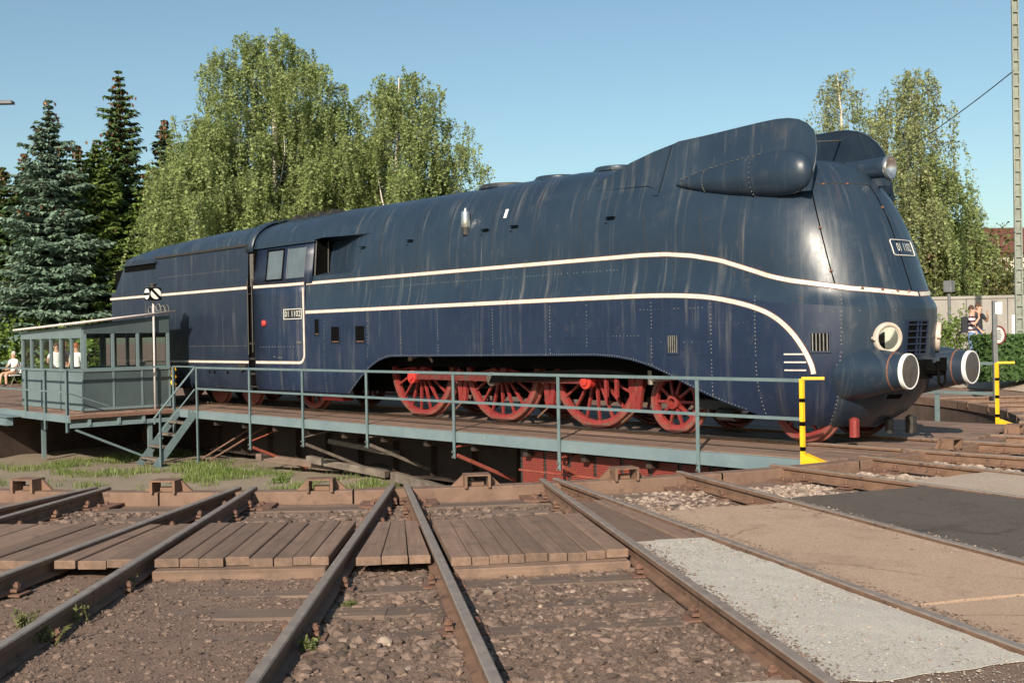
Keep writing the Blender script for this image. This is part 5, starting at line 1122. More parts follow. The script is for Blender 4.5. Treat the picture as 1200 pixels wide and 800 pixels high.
# ------------------------------------------------------------------ trees
def leafq(b, p, r, s, d=None):
    """one small rhombic leaf, facing any way"""
    a = Vector((r.gauss(0, 1), r.gauss(0, 1), r.gauss(0, .7))) if d is None else d; a.normalize(); c = a.orthogonal().normalized(); c = (c*math.cos(r.random()*6.3) + a.cross(c)*math.sin(r.random()*6.3))
    b.add([p-a*s, p+c*s*.55, p+a*s, p-c*s*.55], [(0, 1, 2, 3)])
def birch(u, depth, H_, Rc, label, seed, m_='birch', dens=1.0, lean=0.0, low=0.16, zb_=-.1, strand=(0.4, 2.3), group='birch trees behind the turntable', lsz=.058):
    r = random.Random(seed); base = at_depth(u, depth, zb_); t = empty('birch_tree', base, label, 'tree', group)
    tr_ = MB(); n_ = 14; path = []
    for i in range(n_+1):
        f = i/n_; path.append(Vector((lean*f*f*2 + .25*math.sin(f*5+seed), .25*math.cos(f*4+seed*2), f*H_*.97)))
    tr_.tube(path, [max(.02, (.026*H_)*(1-f/n_*.94)**1.1) for f in range(n_+1)], 8)
    lv = MB(); tw_ = MB()
    def tpt(f):
        k = min(n_-1, int(f*n_)); return path[k].lerp(path[k+1], f*n_-k)
    if dens > 1:
        for i in range(5):
            f0 = r.uniform(.3, .48); a_ = i*1.26+r.uniform(-.3, .3); p0 = tpt(f0); hh = H_*r.uniform(.22, .34); w_ = Rc*r.uniform(.2, .36)
            tr_.tube([p0 + Vector((math.cos(a_)*w_*g_**.8, math.sin(a_)*w_*g_**.8, hh*g_)) + Vector((r.gauss(0, .08), r.gauss(0, .08), 0)) for g_ in (0, .2, .4, .6, .8, 1)], [.075, .06, .045, .035, .022, .012], 6)
    nb = int(54*dens)
    for i in range(nb):
        f = low + (1-low)*((i+r.random())/nb)**.9; f = min(.985, f); p0 = tpt(f); az = i*2.399 + r.uniform(-.5, .5)
        prof = math.sin(PI*min(1, max(0, (f-low)/(1-low)*.80+.16)))**.8
        L = Rc*prof*r.uniform(.6, 1.2); up = r.uniform(.55, 1.1)*L*.62
        pts = []
        for k in range(6):
            g_ = k/5; pts.append(p0 + Vector((math.cos(az)*L*g_, math.sin(az)*L*g_, up*(g_ - .62*g_*g_*g_))) + Vector((r.gauss(0, .06), r.gauss(0, .06), r.gauss(0, .05)))*g_)
        tw_.tube(pts, [max(.010, .034*(1-k/5.5)*(1.2-f)) for k in range(6)], 5)
        ns = int((9 + 6*L)*dens**.3); ncl = max(3, int(L*2.0)); cl = [r.uniform(.2, 1.0) for _ in range(ncl)] + [.97]
        for _ in range(ns):
            g_ = min(1, max(.12, r.choice(cl)+r.gauss(0, .035))); k = min(4, int(g_*5)); q_ = pts[k].lerp(pts[k+1], g_*5-k) + Vector((r.gauss(0, .19), r.gauss(0, .19), r.gauss(0, .14)))
            ln = r.uniform(*strand)*(.5+.7*prof); nl = int(ln/.075); sw = Vector((r.gauss(0, .12), r.gauss(0, .12), 0)); 
            end = None
            for j in range(nl):
                h_ = j/max(1, nl); w_ = q_ + sw*(h_*ln) + Vector((math.cos(az)*.25*h_*(1-h_), math.sin(az)*.25*h_*(1-h_), .18*math.sin(min(1, h_*3)*PI/2) - ln*h_))
                if w_.z < .8: break
                end = w_
                for _k in range(3):
                    leafq(lv, w_+Vector((r.gauss(0, .06), r.gauss(0, .06), r.gauss(0, .03))), r, lsz*r.uniform(.5, 1.4))
            if end is not None and r.random() < .5: tw_.tube([q_, (q_+end)/2+Vector((0, 0, .05)), end], .008, 3)
    tk = tr_.build('trunk', M['birchbark'], t, smooth=True); tw_.build('twigs', M['bark'], tk)
    tag(lv.build('crown', M[m_], t), kind='stuff')
    return t
birch(318, 50, 15.3, 4.6, 'tallest birch with broad drooping crown behind the tender', 11, dens=1.6, lsz=.062)
birch(256, 47, 10.8, 3.2, 'lower leafy birch between the spruces and the tall birch', 12, dens=1.4, lsz=.062)
birch(400, 52, 12.6, 3.6, 'birch between the two crowns above the cab', 13, dens=1.2, lsz=.062)
birch(468, 49, 13.3, 3.5, 'birch with drooping crown above the boiler', 14, dens=1.35, lsz=.060)
birch(525, 51, 9.8, 2.0, 'thin small birch at the right end of the birch group', 15, dens=.9)
birch(1066, 45, 11.8, 2.2, 'tall weeping birch beyond the locomotive nose', 16, 'birchdry', dens=.72, strand=(1.0, 3.0), zb_=.3, low=.1)
birch(982, 46, 12.0, 2.0, 'sparse thin-leaved birch above the far smoke deflector', 17, 'birchdry', dens=.8, strand=(.5, 1.6), zb_=.3, lsz=.05)
birch(1104, 44.5, 8.0, 2.0, 'leafy young birch beside the brown roof', 18, 'birch', dens=.85, strand=(.8, 2.2), zb_=.3, low=.08)
def spruce(u, depth, H_, Rb, label, seed, m_, cones=0.0, zb_=-.1, whorls=46, dens=1.0):
    r = random.Random(seed); base = at_depth(u, depth, zb_); t = empty('spruce_tree', base, label, 'tree', 'spruces at the left')
    tr_ = MB(); tr_.tube([(0, 0, 0), (.05, 0, H_*.5), (0, 0, H_)], [.2, .11, .02], 8); lv = MB(); cn = MB()
    for w_ in range(whorls):
        f = .06 + .935*(w_/(whorls-1)); z = H_*f; L0 = Rb*(1-f)**.88*(1 if f > .12 else .85)*r.uniform(.8, 1.15) + .06; nb = 9 if f < .55 else (7 if f < .8 else 5)
        for k in range(nb):
            az = 2*PI*k/nb + w_*1.1 + r.uniform(-.25, .25); L = L0*(r.uniform(.62, 1.2) if f < .55 else r.uniform(.45, 1.45)); dr = .28*L*(1-f*.9)
            d = Vector((math.cos(az), math.sin(az), 0)); s_ = Vector((-d.y, d.x, 0)); pts = []
            for j in range(6):
                g_ = j/5; pts.append(Vector((0, 0, z)) + d*(L*g_) + Vector((0, 0, -dr*(g_*1.5-.55*g_*g_*g_*1.6) + .22*L*f*g_)))
            tr_.tube(pts[::2]+[pts[5]], [.03, .02, .012, .006], 3)
            nn = int((10+46*L)*dens)
            for _ in range(nn):
                g_ = r.uniform(.08, 1.0); j = min(4, int(g_*5)); p = pts[j].lerp(pts[j+1], g_*5-j); sg = r.choice((-1, 1)); ln = r.uniform(.16, .38)*(1.2-.5*g_)*min(1, .3+L*.8)
                a = (d*r.uniform(.3, .9) + s_*sg*r.uniform(.3, 1.0) + Vector((0, 0, -r.uniform(.15, .75)))).normalized(); c = a.cross(Vector((r.gauss(0, .4), r.gauss(0, .4), 1))).normalized()*r.uniform(.04, .075)
                p = p + s_*(sg*r.uniform(0, .16)*L); e = p + a*ln
                lv.add([p, e*.45+p*.55+c*1.25, e+a*.05, e*.45+p*.55-c*1.25], [(0, 1, 2, 3)])
            if cones and f > .58 and r.random() < cones:
                for _ in range(9): p = pts[r.choice((1, 2, 3, 4))] + Vector((r.gauss(0, .12), r.gauss(0, .12), -.12)); leafq(cn, p, r, .11, Vector((r.gauss(0, .15), r.gauss(0, .15), 1)))
    tk = tr_.build('trunk', M['bark'], t, smooth=True); tag(lv.build('crown', M[m_], t), kind='stuff')
    if cones: tag(cn.build('cones', M['cones'], t), kind='stuff')
spruce(62, 49, 12.2, 3.5, 'blue-grey spruce left of the tallest spruce', 31, 'sprblue', .25, dens=1.25)
spruce(145, 54, 14.6, 3.6, 'tallest dark spruce with brown cones at its top', 32, 'spruce', .55)
spruce(118, 51, 10.8, 3.0, 'fresh green spruce in front of the tallest spruce', 33, 'sprucegreen', .1, dens=1.1)
spruce(8, 52, 9.8, 3.2, 'dark spruce cut by the left picture edge', 34, 'spruce', .5)
spruce(34, 58, 11.4, 3.2, 'slim dark spruce behind the blue-grey one', 35, 'spruce', .5)
spruce(198, 56, 12.6, 3.3, 'dark spruce with brown top beside the birches', 36, 'spruce', .55)
spruce(96, 57, 11.6, 3.4, 'dark spruce half hidden between the blue-grey and the tallest', 38, 'spruce', .3)
spruce(176, 52, 9.4, 2.8, 'green spruce in front of the birches beside the tallest spruce', 39, 'sprucegreen', .1)
spruce(-30, 54, 12.5, 2.8, 'dark spruce mostly outside the left edge', 37, 'spruce', .4)

def bush(name, label, cat, u, depth, w_, d_, h_, m_, seed, n=2600, zb_=None, ls=.07, group=None, box=False, lum=.22):
    r = random.Random(seed); p = at_depth(u, depth, 0); z0 = gh(p.x, p.y) if zb_ is None else zb_; p.z = z0; t = empty(name, p, label, cat, group)
    lv = MB(); st = MB(); th = math.atan2(RT.y, RT.x); R = rotz(th)
    for _ in range(n):
        while True:
            v = Vector((r.uniform(-1, 1), r.uniform(-1, 1), r.uniform(0, 1)))
            if box: ok = True; v = Vector((v.x, v.y, v.z)); 
            else: ok = v.x**2 + v.y**2 + v.z**2 < 1
            if ok: break
        if box:
            k = r.randrange(4)
            if k == 0: v.z = 1-abs(r.gauss(0, .05))
            elif k == 1: v.y = -1+abs(r.gauss(0, .07))
            elif k == 2: v.x = r.choice((-1, 1))*(1-abs(r.gauss(0, .03)))
            q_ = Vector((v.x*w_/2, v.y*d_/2, v.z*h_)) 
            q_ += Vector((0, 0, .05*noise.noise((q_.x*2, q_.y*2, seed))))
        else:
            L = v.length or 1; v = v*(r.uniform(.72, 1.02)/L if r.random() < .65 else 1)
            k = 1 + lum*noise.noise((v.x*2.4+seed, v.y*2.4, v.z*2.4))*2 + .10*noise.noise((v.x*7, v.y*7, v.z*7+seed))
            q_ = Vector((v.x*w_/2*k, v.y*d_/2*k, v.z*h_*k))
        leafq(lv, R @ q_, r, ls*r.uniform(.6, 1.4))
    for i in range(7):
        a = r.uniform(0, 6.28); st.tube([(0, 0, -.05), (math.cos(a)*w_*.12, math.sin(a)*d_*.12, h_*.45), (math.cos(a)*w_*.3, math.sin(a)*d_*.3, h_*.8)], [.04, .025, .008], 5)
    if box: st.box((0, 0, h_*.46), (w_*.9, d_*.8, h_*.88), R)
    st.build('stems', M['bark'] if not box else M['hedge'], t); tag(lv.build('foliage', M[m_], t), kind='stuff'); return t
bush('shrub', 'bright green hedge-like shrub left of the hut roof', 'shrub', 12, 47.5, 6.5, 2.4, 2.6, 'shrub', 41, 7000, ls=.09)
bush('shrub', 'green shrub behind the hut windows', 'shrub', 110, 45, 5.0, 2.4, 2.3, 'shrub', 42, 5000, ls=.09)
bush('shrub', 'dark leafy shrub between hut roof and tender', 'shrub', 190, 46, 4.5, 2.4, 2.6, 'hedge', 43, 4200, ls=.09)
bush('shrub', 'green shrub at the left edge behind the seated person', 'shrub', -60, 46.5, 5.0, 2.4, 2.8, 'shrub', 44, 4500, ls=.09)
bush('shrub', 'bright round shrub beside the person in stripes', 'shrub', 1118, 35, 1.9, 1.2, 1.55, 'shrub', 45, 2600, ls=.05)
bush('shrub', 'low yellow-green shrub just right of the front grille', 'shrub', 1104, 31, 1.3, 1.0, .85, 'shrub', 46, 1700, ls=.045)
bush('hedge', 'clipped green hedge at the right picture edge', 'hedge', 1222, 28.5, 3.3, 1.0, 1.15, 'hedge', 47, 6500, ls=.05, box=True)
bush('shrub', 'tall mixed shrub under the weeping birch', 'shrub', 1095, 43.5, 4.2, 2.5, 4.2, 'shrub2', 48, 6500, ls=.08)
bush('shrub', 'shrub with reddish blossom below the brown roof', 'shrub', 1168, 44, 3.4, 2.5, 4.4, 'shrub2', 49, 5500, ls=.08)
bush('shrub', 'green shrub behind the lattice mast', 'shrub', 1230, 44.5, 3.4, 2.5, 4.0, 'shrub2', 50, 4500, ls=.08)
bush('shrub', 'shrub behind the concrete wall at right', 'shrub', 1135, 45, 4.0, 2.0, 3.8, 'shrub', 51, 4500, ls=.08)
# far wood closing the view behind the trees
r = random.Random(60); lv = MB()
for i in range(30000):
    u = r.uniform(-260, 620); f = r.random(); h_ = (6.0 + 2.2*noise.noise((u*.011, 0, 0)) + 1.2*noise.noise((u*.05, 3, 0)))
    p = at_depth(u, r.uniform(66, 72), 0); p.z = -.1 + h_*f**.8; leafq(lv, p, r, r.uniform(.16, .34))
tag(lv.build('far_wood', M['wood']), 'dark band of distant trees behind the spruces', 'wood', kind='stuff')

# grass and weeds in the pit and along the rails
r = random.Random(61); gb = MB()
def blade(b, p, h_, r):
    a = r.uniform(0, 6.28); d = Vector((math.cos(a), math.sin(a), 0)); w_ = Vector((-d.y, d.x, 0))*h_*.07; b.add([p-w_, p+w_, p+d*h_*.3+Vector((0, 0, h_))], [(0, 1, 2)])
cnt = 0
while cnt < 26000:
    x, y = r.uniform(-9, 3.4), r.uniform(-9.5, -1.2)
    if math.hypot(x, y) > 11.8: continue
    dn = noise.noise((x*.55, y*.55, 5)) + .6*noise.noise((x*1.7, y*1.7, 8))
    if dn < -.06 + .12*(y < -6): continue
    if r.random() > .12+dn*1.8: continue
    blade(gb, Vector((x, y, ph(x, y)-.01)), r.uniform(.04, .15), r); cnt += 1
tag(gb.build('pit_grass', M['grass']), 'patchy green grass on the pit floor at left', 'grass', kind='stuff')
def weed(u, v, h_, label, seed, n=26, m_='weed', z=-.165, group='weeds along the rails'):
    r = random.Random(seed); p = at_ground(u, v, z); p.z = gh(p.x, p.y) if math.hypot(p.x, p.y) > 12.2 else z; t = empty('weed', p, label, 'weed', group); b = MB(); lv = MB()
    for i in range(n):
        a = r.uniform(0, 6.28); L = h_*r.uniform(.4, 1); d = Vector((math.cos(a)*r.uniform(.2, .8), math.sin(a)*r.uniform(.2, .8), 1)); o_ = Vector((r.gauss(0, h_*.3), r.gauss(0, h_*.3), 0)); pts = [o_, o_+d*L*.5, o_+d*L*.9+Vector((d.x*L*.2, d.y*L*.2, 0))]
        b.tube(pts, [.003, .002, .001], 3)
        for k in range(7): q_ = pts[0].lerp(pts[2], r.uniform(.25, 1)); leafq(lv, q_, r, r.uniform(.008, .02)*(1+h_))
    b.build('stems', M[m_], t); lv.build('leaves', M[m_], t)
for i, (u, v, h_, lab) in enumerate(((88, 734, .16, 'tall straggly weed against the rail at lower left'), (55, 760, .14, 'weed clump at the rail foot near the lower left corner'), (105, 712, .14, 'weed beside the rail just below the left boardwalk'), (140, 690, .12, 'small weed at rail foot close to the boardwalk end'), (362, 768, .09, 'little grass tuft right of the centre-left rail'), (410, 710, .06, 'tiny green sprig between the centre rails'), (230, 662, .10, 'dry reddish weed under the edge of the boardwalk'), (120, 660, .10, 'dry stalks in front of the narrow plank wedge'), (300, 668, .05, 'low weeds below the middle of the wide boardwalk'), (30, 735, .12, 'weed by the rail near the left picture edge'))):
    weed(u, v, h_, lab, 70+i)
for i, (u, v, lab) in enumerate(((197, 584, 'bright green weed by the left locking box'), (368, 585, 'green leaves left of the centre-left locking box'), (388, 584, 'green leaves right of the centre-left locking box'), (330, 566, 'leafy green plants at the pit edge right of the grass'))):
    weed(u, v, .14, lab, 90+i, 34, 'shrub', -.16, 'green plants by the pit ring')

# ------------------------------------------------------------------ people
def cloth(name, c): return simple(name, c, tuple(min(1, x*1.25+.003) for x in c), 9, .85)
M['skin'] = simple('skin', (.46, .25, .17), (.54, .31, .22), 8, .55)
M['hair'] = cloth('brown_hair', (.06, .03, .018)); M['redhair'] = cloth('red_hair', (.32, .09, .03)); M['greyhair'] = cloth('grey_hair', (.35, .32, .29))
M['jeans'] = cloth('blue_jeans', (.12, .18, .30)); M['white_cloth'] = cloth('white_shirt', (.72, .71, .70)); M['dark_cloth'] = cloth('dark_cloth', (.02, .022, .03)); M['shoe'] = cloth('dark_shoes', (.03, .025, .02)); M['khaki'] = cloth('khaki_trousers', (.28, .24, .18)); M['maroon'] = cloth('maroon_stripe', (.13, .02, .035))
def striped():
    mt, nt, b = mat('striped_shirt'); tc = nt.nodes.new('ShaderNodeTexCoord'); sp = nt.nodes.new('ShaderNodeSeparateXYZ'); nt.links.new(tc.outputs['Object'], sp.inputs[0]); x = mul(nt, sp.outputs[2], 8.2); x = mul(nt, x, 1.0, 'FRACT'); x = mul(nt, x, .5, 'GREATER_THAN')
    nt.links.new(mixc(nt, x, (.74, .72, .70), (.07, .02, .035)), b.inputs['Base Color']); b.inputs['Roughness'].default_value = .85; return mt
M['striped'] = striped()
def person(loc, yaw, label, pose, mats, hairm, group=None, short=True):
    """pose: joint positions (x right, y forward, z up) in metres"""
    t = empty('person', loc, label, 'person', group, yaw)
    J = dict(pel=(0, 0, .95), spine=(0, 0, 1.12), chest=(0, .01, 1.32), neck=(0, .0, 1.48), head=(0, .02, 1.58), crown=(0, .02, 1.70),
             shl=(-.18, 0, 1.42), ell=(-.23, -.02, 1.14), wrl=(-.22, .08, .90), hal=(-.22, .11, .81), shr=(.18, 0, 1.42), elr=(.23, -.02, 1.14), wrr=(.22, .08, .90), har=(.22, .11, .81),
             hil=(-.09, 0, .90), knl=(-.10, .02, .48), anl=(-.10, -.01, .09), tol=(-.11, .16, .03), hir=(.09, 0, .90), knr=(.10, .02, .48), anr=(.10, -.01, .09), tor=(.11, .16, .03))
    J.update(pose)
    rad = dict(pel=(.15, .115), spine=(.135, .10), chest=(.155, .115), neck=(.058, .06), head=(.078, .095), crown=(.07, .085), shl=(.068,)*2, ell=(.045,)*2, wrl=(.03, .026), hal=(.036, .02), hil=(.095,)*2, knl=(.062,)*2, anl=(.042,)*2, tol=(.04, .03))
    for k in ('sh', 'el', 'wr', 'ha', 'hi', 'kn', 'an', 'to'): rad[k+'r'] = rad[k+'l']
    names = list(J); E_ = [('pel', 'spine'), ('spine', 'chest'), ('chest', 'neck'), ('neck', 'head'), ('head', 'crown')]
    for s_ in 'lr': E_ += [('chest', 'sh'+s_), ('sh'+s_, 'el'+s_), ('el'+s_, 'wr'+s_), ('wr'+s_, 'ha'+s_), ('pel', 'hi'+s_), ('hi'+s_, 'kn'+s_), ('kn'+s_, 'an'+s_), ('an'+s_, 'to'+s_)]
    vs = [J[n_] for n_ in names]; rr_ = [rad[n_] for n_ in names]; ed = [(names.index(a), names.index(b_)) for a, b_ in E_]
    for s_ in 'lr':     # fingers
        ha, wr = Vector(J['ha'+s_]), Vector(J['wr'+s_]); d = (ha-wr).normalized(); sd_ = d.cross(Vector((0, 1, .3))).normalized(); hi_ = names.index('ha'+s_)
        for i, (o_, L) in enumerate(((-.028, .075), (-.010, .088), (.009, .083), (.027, .065))):
            a = ha + sd_*o_ + d*.02; b_ = a + d*L*.6 + Vector((0, .012, 0)); c = b_ + d*L*.4 + Vector((0, .02, 0)); k = len(vs); vs += [tuple(a), tuple(b_), tuple(c)]; rr_ += [(.0095,)*2, (.009,)*2, (.007,)*2]; ed += [(hi_, k), (k, k+1), (k+1, k+2)]
        a = ha - sd_*.035 - d*.02; b_ = a - sd_*.03 + d*.04; k = len(vs); vs += [tuple(a), tuple(b_)]; rr_ += [(.011,)*2, (.009,)*2]; ed += [(hi_, k), (k, k+1)]
    me = bpy.data.meshes.new('skeleton'); me.from_pydata(vs, ed, []); o = bpy.data.objects.new('skeleton', me); COL.objects.link(o)
    md = o.modifiers.new('skin', 'SKIN'); md.use_smooth_shade = True; md.branch_smoothing = .4
    for i, q_ in enumerate(rr_): me.skin_vertices[0].data[i].radius = q_; me.skin_vertices[0].data[i].use_root = (i == 0)
    o.modifiers.new('sub', 'SUBSURF').levels = 1; o.modifiers['sub'].render_levels = 1
    dg = bpy.context.evaluated_depsgraph_get(); bm_ = bpy.data.meshes.new_from_object(o.evaluated_get(dg)); bpy.data.objects.remove(o)
    bm_.name = 'body'
    for mt in mats: bm_.materials.append(mt)      # skin, top, trousers, shoes
    def region(c):
        best, bd = None, 9
        for a, b_ in E_:
            A, B = Vector(J[a]), Vector(J[b_]); ab = B-A; tt = max(0, min(1, (c-A).dot(ab)/ab.length_squared)); dd = (c-(A+ab*tt)).length
            if dd < bd: bd = dd; best = (a, b_, tt)
        a, b_, tt = best
        if b_ in ('neck',): return 1 if tt < .8 else 0
        if b_ in ('head', 'crown'): return 0
        if b_[:2] == 'sh' or b_ in ('spine', 'chest'): return 1
        if b_[:2] == 'el': return 1 if (tt < .75 or not short) else 0
        if b_[:2] in ('wr',): return 0 if short else 1
        if b_[:2] == 'ha': return 0
        if b_[:2] == 'to': return 3
        return 2
    mi_ = [region(p.center.copy()) for p in bm_.polygons]; bm_.polygons.foreach_set('material_index', mi_); bm_.polygons.foreach_set('use_smooth', [True]*len(bm_.polygons))
    body_ = bpy.data.objects.new('body', bm_); COL.objects.link(body_); body_.parent = t
    hc = (Vector(J['head'])+Vector(J['crown']))/2; b = MB()
    b.grid([[hc + Vector((math.cos(a_)*math.cos(e_)*.092, -.012+math.sin(a_)*math.cos(e_)*.105 - (.0 if math.sin(a_) < .3 else .03), .015+math.sin(e_)*.125)) for a_ in [2*PI*i/16 for i in range(16)]] for e_ in [-.2+1.77*k/7 for k in range(8)]], close=True)
    b.build('hair', hairm, t, smooth=True)
    b = MB(); f_ = hc + Vector((0, .085, -.02)); b.add([f_+Vector((-.014, 0, -.02)), f_+Vector((.014, 0, -.02)), f_+Vector((0, .028, -.022)), f_+Vector((0, .004, .03))], [(0, 1, 2), (0, 2, 3), (2, 1, 3)]); b.build('nose', M['skin'], t)
    b = MB()
    for s_ in (-1, 1): b.lathe([(.011, 0), (.006, .006), (0, .008)], hc+Vector((s_*.032, .083, .008)), (0, 1, 0), 8)
    b.build('eyes', M['dark_cloth'], t)
    b = MB(); b.box(hc+Vector((0, .088, -.068)), (.045, .01, .010)); b.build('mouth', M['maroon'], t)
    b = MB()
    for s_ in (-1, 1): b.lathe([(.0, -.01), (.03, 0), (.02, .012), (0, .012)], hc+Vector((s_*.085, -.005, -.015)), (s_, 0, 0), 10)
    b.build('ears', M['skin'], t); return t
def at_g(u, depth): p = at_depth(u, depth, 0); p.z = gh(p.x, p.y); return p
vyaw = math.atan2(-FW.y, -FW.x) - PI/2       # facing the camera
px_ = at_g(1139, 32)
pm = [M['skin'], M['striped'], M['jeans'], M['shoe']]
P1 = person(px_, vyaw+.9, 'person in a striped shirt and jeans, hand raised to face, at right', dict(elr=(.24, .16, 1.22), wrr=(.12, .26, 1.40), har=(.08, .25, 1.47), elr_=0) if False else dict(elr=(.26, .14, 1.20), wrr=(.12, .24, 1.40), har=(.07, .22, 1.48)), pm, M['hair'])
b = MB(); b.bbox((0, -.17, 1.22), (.32, .18, .46), .05); b.tube([(-.12, -.1, 1.40), (-.13, .1, 1.38), (-.12, .1, 1.15)], .02); bp = b.build('backpack', M['dark_cloth'], loc=px_); bp.rotation_euler.z = vyaw+.9; tag(bp, 'dark backpack worn by the person in the striped shirt', 'backpack')
P2 = person(at_g(1147, 33.2), vyaw+.6, 'person in dark clothes just behind the striped shirt', dict(ell=(-.26, .1, 1.2), wrl=(-.14, .22, 1.36), hal=(-.1, .22, 1.44), elr=(.28, .0, 1.18), wrr=(.2, .14, 1.0), har=(.17, .18, .94)), [M['skin'], M['dark_cloth'], M['jeans'], M['shoe']], M['hair'])
person(at_g(66, 36), vyaw+.5, 'person in a white top with dark bag behind the hut windows', dict(elr=(.28, .15, 1.2), wrr=(.3, .35, 1.15), har=(.31, .43, 1.14)), [M['skin'], M['white_cloth'], M['khaki'], M['shoe']], M['hair'], 'visitors behind the hut')
person(at_g(75, 37), vyaw-.4, 'red-haired person in a dark top behind the hut', {}, [M['skin'], M['dark_cloth'], M['white_cloth'], M['shoe']], M['redhair'], 'visitors behind the hut')
person(at_g(89, 35.5), vyaw+PI-.3, 'person in a long white shirt seen from behind, right of the red-haired one', dict(ell=(-.27, .08, 1.16), wrl=(-.2, .2, 1.0), hal=(-.17, .25, .94)), [M['skin'], M['white_cloth'], M['khaki'], M['shoe']], M['redhair'], 'visitors behind the hut', False)
sp_ = at_g(15, 44)
person(sp_, vyaw-.5, 'seated person in a white shirt on a folding chair at left edge', dict(pel=(0, -.02, .55), spine=(0, -.04, .70), chest=(0, -.04, .92), neck=(0, -.02, 1.08), head=(0, .0, 1.18), crown=(0, .0, 1.30), shl=(-.18, -.03, 1.02), ell=(-.25, .05, .78), wrl=(-.16, .26, .70), hal=(-.12, .33, .68), shr=(.18, -.03, 1.02), elr=(.25, .05, .78), wrr=(.16, .26, .70), har=(.12, .33, .68), hil=(-.1, .03, .52), knl=(-.13, .44, .50), anl=(-.13, .42, .09), tol=(-.14, .57, .03), hir=(.1, .03, .52), knr=(.13, .44, .50), anr=(.14, .52, .09), tor=(.15, .67, .03)), [M['skin'], M['white_cloth'], M['skin'], M['shoe']], M['greyhair'])
ch = empty('folding_chair', sp_, 'light folding chair under the seated person', 'chair', None, vyaw-.5)
b = MB(); b.bbox((0, .1, .43), (.48, .48, .03), .01); b.build('seat', M['white_cloth'], ch)
b = MB(); b.bbox((0, -.17, .72), (.46, .03, .42), .01); b.build('backrest', M['white_cloth'], ch)
for x in (-.22, .22):
    for y0, y1 in ((.32, -.15), (-.15, .32)): b = MB(); b.tube([(x, y0, 0), (x, y1, .44 if y1 > 0 else .9)], .014); b.build('leg', M['steel'], ch)

# ------------------------------------------------------------------ mast, wires, wall, building, signs
mp_ = at_g(1195, 31.5); mast = empty('lattice_mast', mp_, 'tall grey-green lattice steel mast at right edge', 'mast', None, math.atan2(RT.y, RT.x))
M['mast'] = simple('grey_green_mast_paint', (.17, .19, .16), (.25, .27, .23), 3, .6, spots=((.2, .12, .08), 9, .62))
for sx in (-1, 1): b = MB(); b.prism([(-.115, -.03), (-.075, -.03), (-.075, .03), (-.115, .03)], lambda a_, c_, t, sx=sx: Vector((sx*a_*(1 if t < 1 else .82), c_, t)), 0, 12.5); b.build('mast_channel', M['mast'], mast)
b = MB(); b.box((0, .025, 6.2), (.15, .01, 12.4)); b.build('mast_web', M['mast'], mast)
for i in range(36): b = MB(); b.box((0, -.028, .3+i*.34), (.2-.03*i/36, .012, .06)); b.build('batten_plate', M['mast'], mast)
b = MB()
for i in range(60): b.cyl((-.06, .018, .2+i*.2), (-.06, .012, .2+i*.2), .022, n=6)
b.build('mast_holes', M['black'], mast)
pole_p = at_depth(885, 62, 0); pole_p.z = gh(pole_p.x, pole_p.y)
up_ = empty('utility_pole', pole_p, 'wooden pole hidden behind the boiler, carrying the wire', 'pole'); b = MB(); b.cyl((0, 0, 0), (0, 0, 8.6), .12, .09, n=10); b.build('pole', M['bark'], up_); b = MB(); b.cyl((0, 0, 8.3), (.0, -.2, 8.35), .03, n=8); b.build('insulator', M['whitepaint'], up_)
b = MB(); d = FW + RT*((1188-600)/FPX) - UP*((83-400)/FPX); A = CAM + d*(31.4/d.dot(FW)); B = pole_p+Vector((0, -.1, 8.4)); b.tube([A.lerp(B, i/24)-Vector((0, 0, 1.1*4*(i/24)*(1-i/24))) for i in range(25)], .016, 5); tag(b.build('overhead_wire', M['wire']), 'dark wire slanting down from the mast', 'wire', 'wires from the mast')
b = MB(); d = FW + RT*((1190-600)/FPX) - UP*((272-400)/FPX); A = CAM + d*(31.4/d.dot(FW)); B = at_depth(1000, 43, 5.3); b.tube([A.lerp(B, i/12)-Vector((0, 0, .3*4*(i/12)*(1-i/12))) for i in range(13)], .006, 4); tag(b.build('overhead_wire', M['wire']), 'faint thin wire running level from the mast', 'wire', 'wires from the mast')
# grey wall behind the shrubs
wA, wB = at_depth(1085, 39.5, 0), at_depth(1330, 38.0, 0); wl = empty('concrete_wall', ((wA+wB)/2), 'grey concrete wall behind the person in stripes', 'wall'); dW = (wB-wA); LW = dW.length; th = math.atan2(dW.y, dW.x); wl.rotation_euler.z = th; wl.location.z = .1
for i in range(5): b = MB(); b.bbox((-LW/2+LW*(i+.5)/5, 0, 1.22), (LW/5-.015, .18, 2.44), .01); b.build('wall_panel', M['wallconc'], wl)
b = MB(); b.bbox((0, 0, 2.50), (LW, .26, .10), .01); b.build('coping', M['wallconc'], wl)
# house with a brown roof
hp = at_depth(1200, 62, 0); hs = empty('house', (hp.x, hp.y, .2), 'house with red-brown roof behind the trees at right', 'house', None, math.atan2(RT.y, RT.x)+.06)
M['rooftile'] = simple('red_brown_roof_tiles', (.10, .035, .022), (.15, .058, .038), 2, .85, bmp=.4, bscale=8); M['render_wall'] = simple('cream_house_wall', (.5, .45, .36), (.58, .53, .44), 2, .9)
b = MB(); b.box((0, 0, 2.55), (9, 6.6, 5.1)); b.build('wall', M['render_wall'], hs)
b = MB(); b.prism([(-3.7, 5.12), (3.7, 5.12), (0, 6.75)], lambda a_, c_, t: Vector((t, a_, c_)), -4.8, 4.8); rf_ = b.build('roof', M['rooftile'], hs)
for k in range(9): b = MB(); z0 = 5.14+k*.17; y0 = -3.74+k*.385; b.box((0, y0+.19, z0+.10), (9.64, .40, .03), Matrix.Rotation(math.radians(23.8), 3, 'X')); b.build('tile_course', M['rooftile'], rf_)
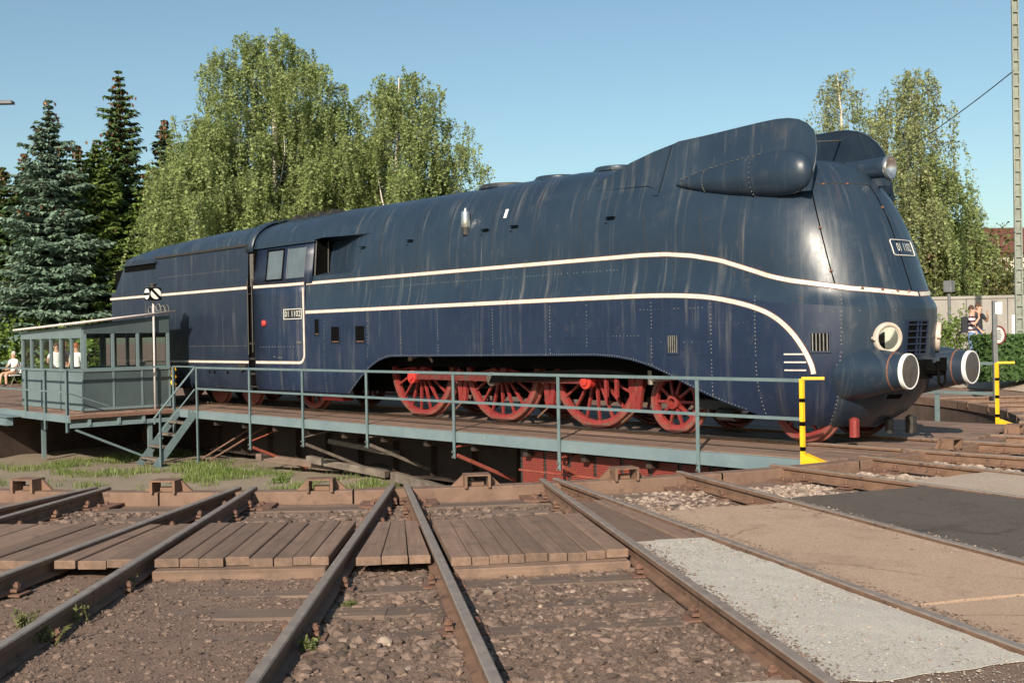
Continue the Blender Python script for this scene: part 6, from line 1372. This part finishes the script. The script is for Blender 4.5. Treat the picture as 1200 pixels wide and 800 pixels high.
b = MB(); b.bbox((2.2, .3, 6.85), (.7, .7, 1.0), .02); b.build('chimney', M['brick'], rf_)
for x in (-2.6, 0, 2.6): b = MB(); b.box((x, -3.31, 3.6), (1.1, .06, 1.3)); w__ = b.build('window', M['whitepaint'], hs); b = MB(); b.box((x, -3.35, 3.6), (.95, .02, 1.15)); b.build('pane', M['glass'], w__)
# notice post with white plate and round red-bordered sign
np0 = at_g(1166, 25.2); ns_ = empty('sign_post', np0, 'grey post with white plate and round red-bordered sign', 'sign', None, vyaw); M['postgrey'] = simple('grey_post_paint', (.10, .105, .11), (.16, .165, .17), 6, .6)
b = MB(); hpz = 2.17-np0.z; b.box((0, 0, hpz/2), (.10, .07, hpz)); b.build('post', M['postgrey'], ns_)
b = MB(); b.box((-.07, .05, hpz-.17), (.15, .012, .26)); b.build('notice_plate', M['whitepaint'], ns_)
zc = 1.40-np0.z; q_ = Matrix.Rotation(-1.18, 3, 'Z')
b = MB(); b.lathe([(.21, 0), (.21, .015), (.18, .017), (.18, .016)], (-.06, .06, zc), q_ @ Vector((0, 1, 0)), 28, cap=False); sgn = b.build('sign_ring', M['red'], ns_)
b = MB(); b.lathe([(.21, 0), (.185, .012), (0, .014)], (-.06, .06, zc), q_ @ Vector((0, 1, 0)), 28); b.build('sign_face', M['whitepaint'], sgn)
b = MB()
for i in range(5): o_ = Vector((-.06, .06, zc)) + q_ @ Vector((0, .02, .10-.045*i)); b.box(o_, (.20-.03*abs(i-2), .004, .014), q_)
b.build('sign_lines', M['postgrey'], sgn)
gp = at_g(1113, 36); gpe = empty('lamp_post', gp, 'short grey post with box top behind the bright shrub', 'post'); b = MB(); b.cyl((0, 0, 0), (0, 0, 2.2), .05, n=10); b.build('post', M['postgrey'], gpe); b = MB(); b.bbox((0, 0, 2.35), (.28, .28, .36), .03); b.build('lamp_box', M['postgrey'], gpe)
wp = at_g(1188, 34); b = MB(); b.bbox((0, 0, .65), (.1, .1, 1.5), .02); o = b.build('fence_post', M['whitepaint'], loc=wp); tag(o, 'single pale fence post in front of the mast', 'fence post')
# street lamp whose arm just enters the frame at left
lp = at_depth(-70, 34, 0); lp.z = gh(lp.x, lp.y); sl = empty('street_lamp', lp, 'grey street lamp arm entering the picture at upper left', 'street lamp', None, math.atan2(RT.y, RT.x))
b = MB(); b.tube([(0, 0, 0), (0, 0, 8.4), (.25, 0, 8.85), (1.0, 0, 8.98)], [.1, .07, .05, .04], 10); b.build('pole', M['postgrey'], sl, smooth=True)
b = MB(); b.bbox((1.72, 0, 8.98), (1.25, .26, .10), .03); b.build('lamp_head', M['postgrey'], sl)
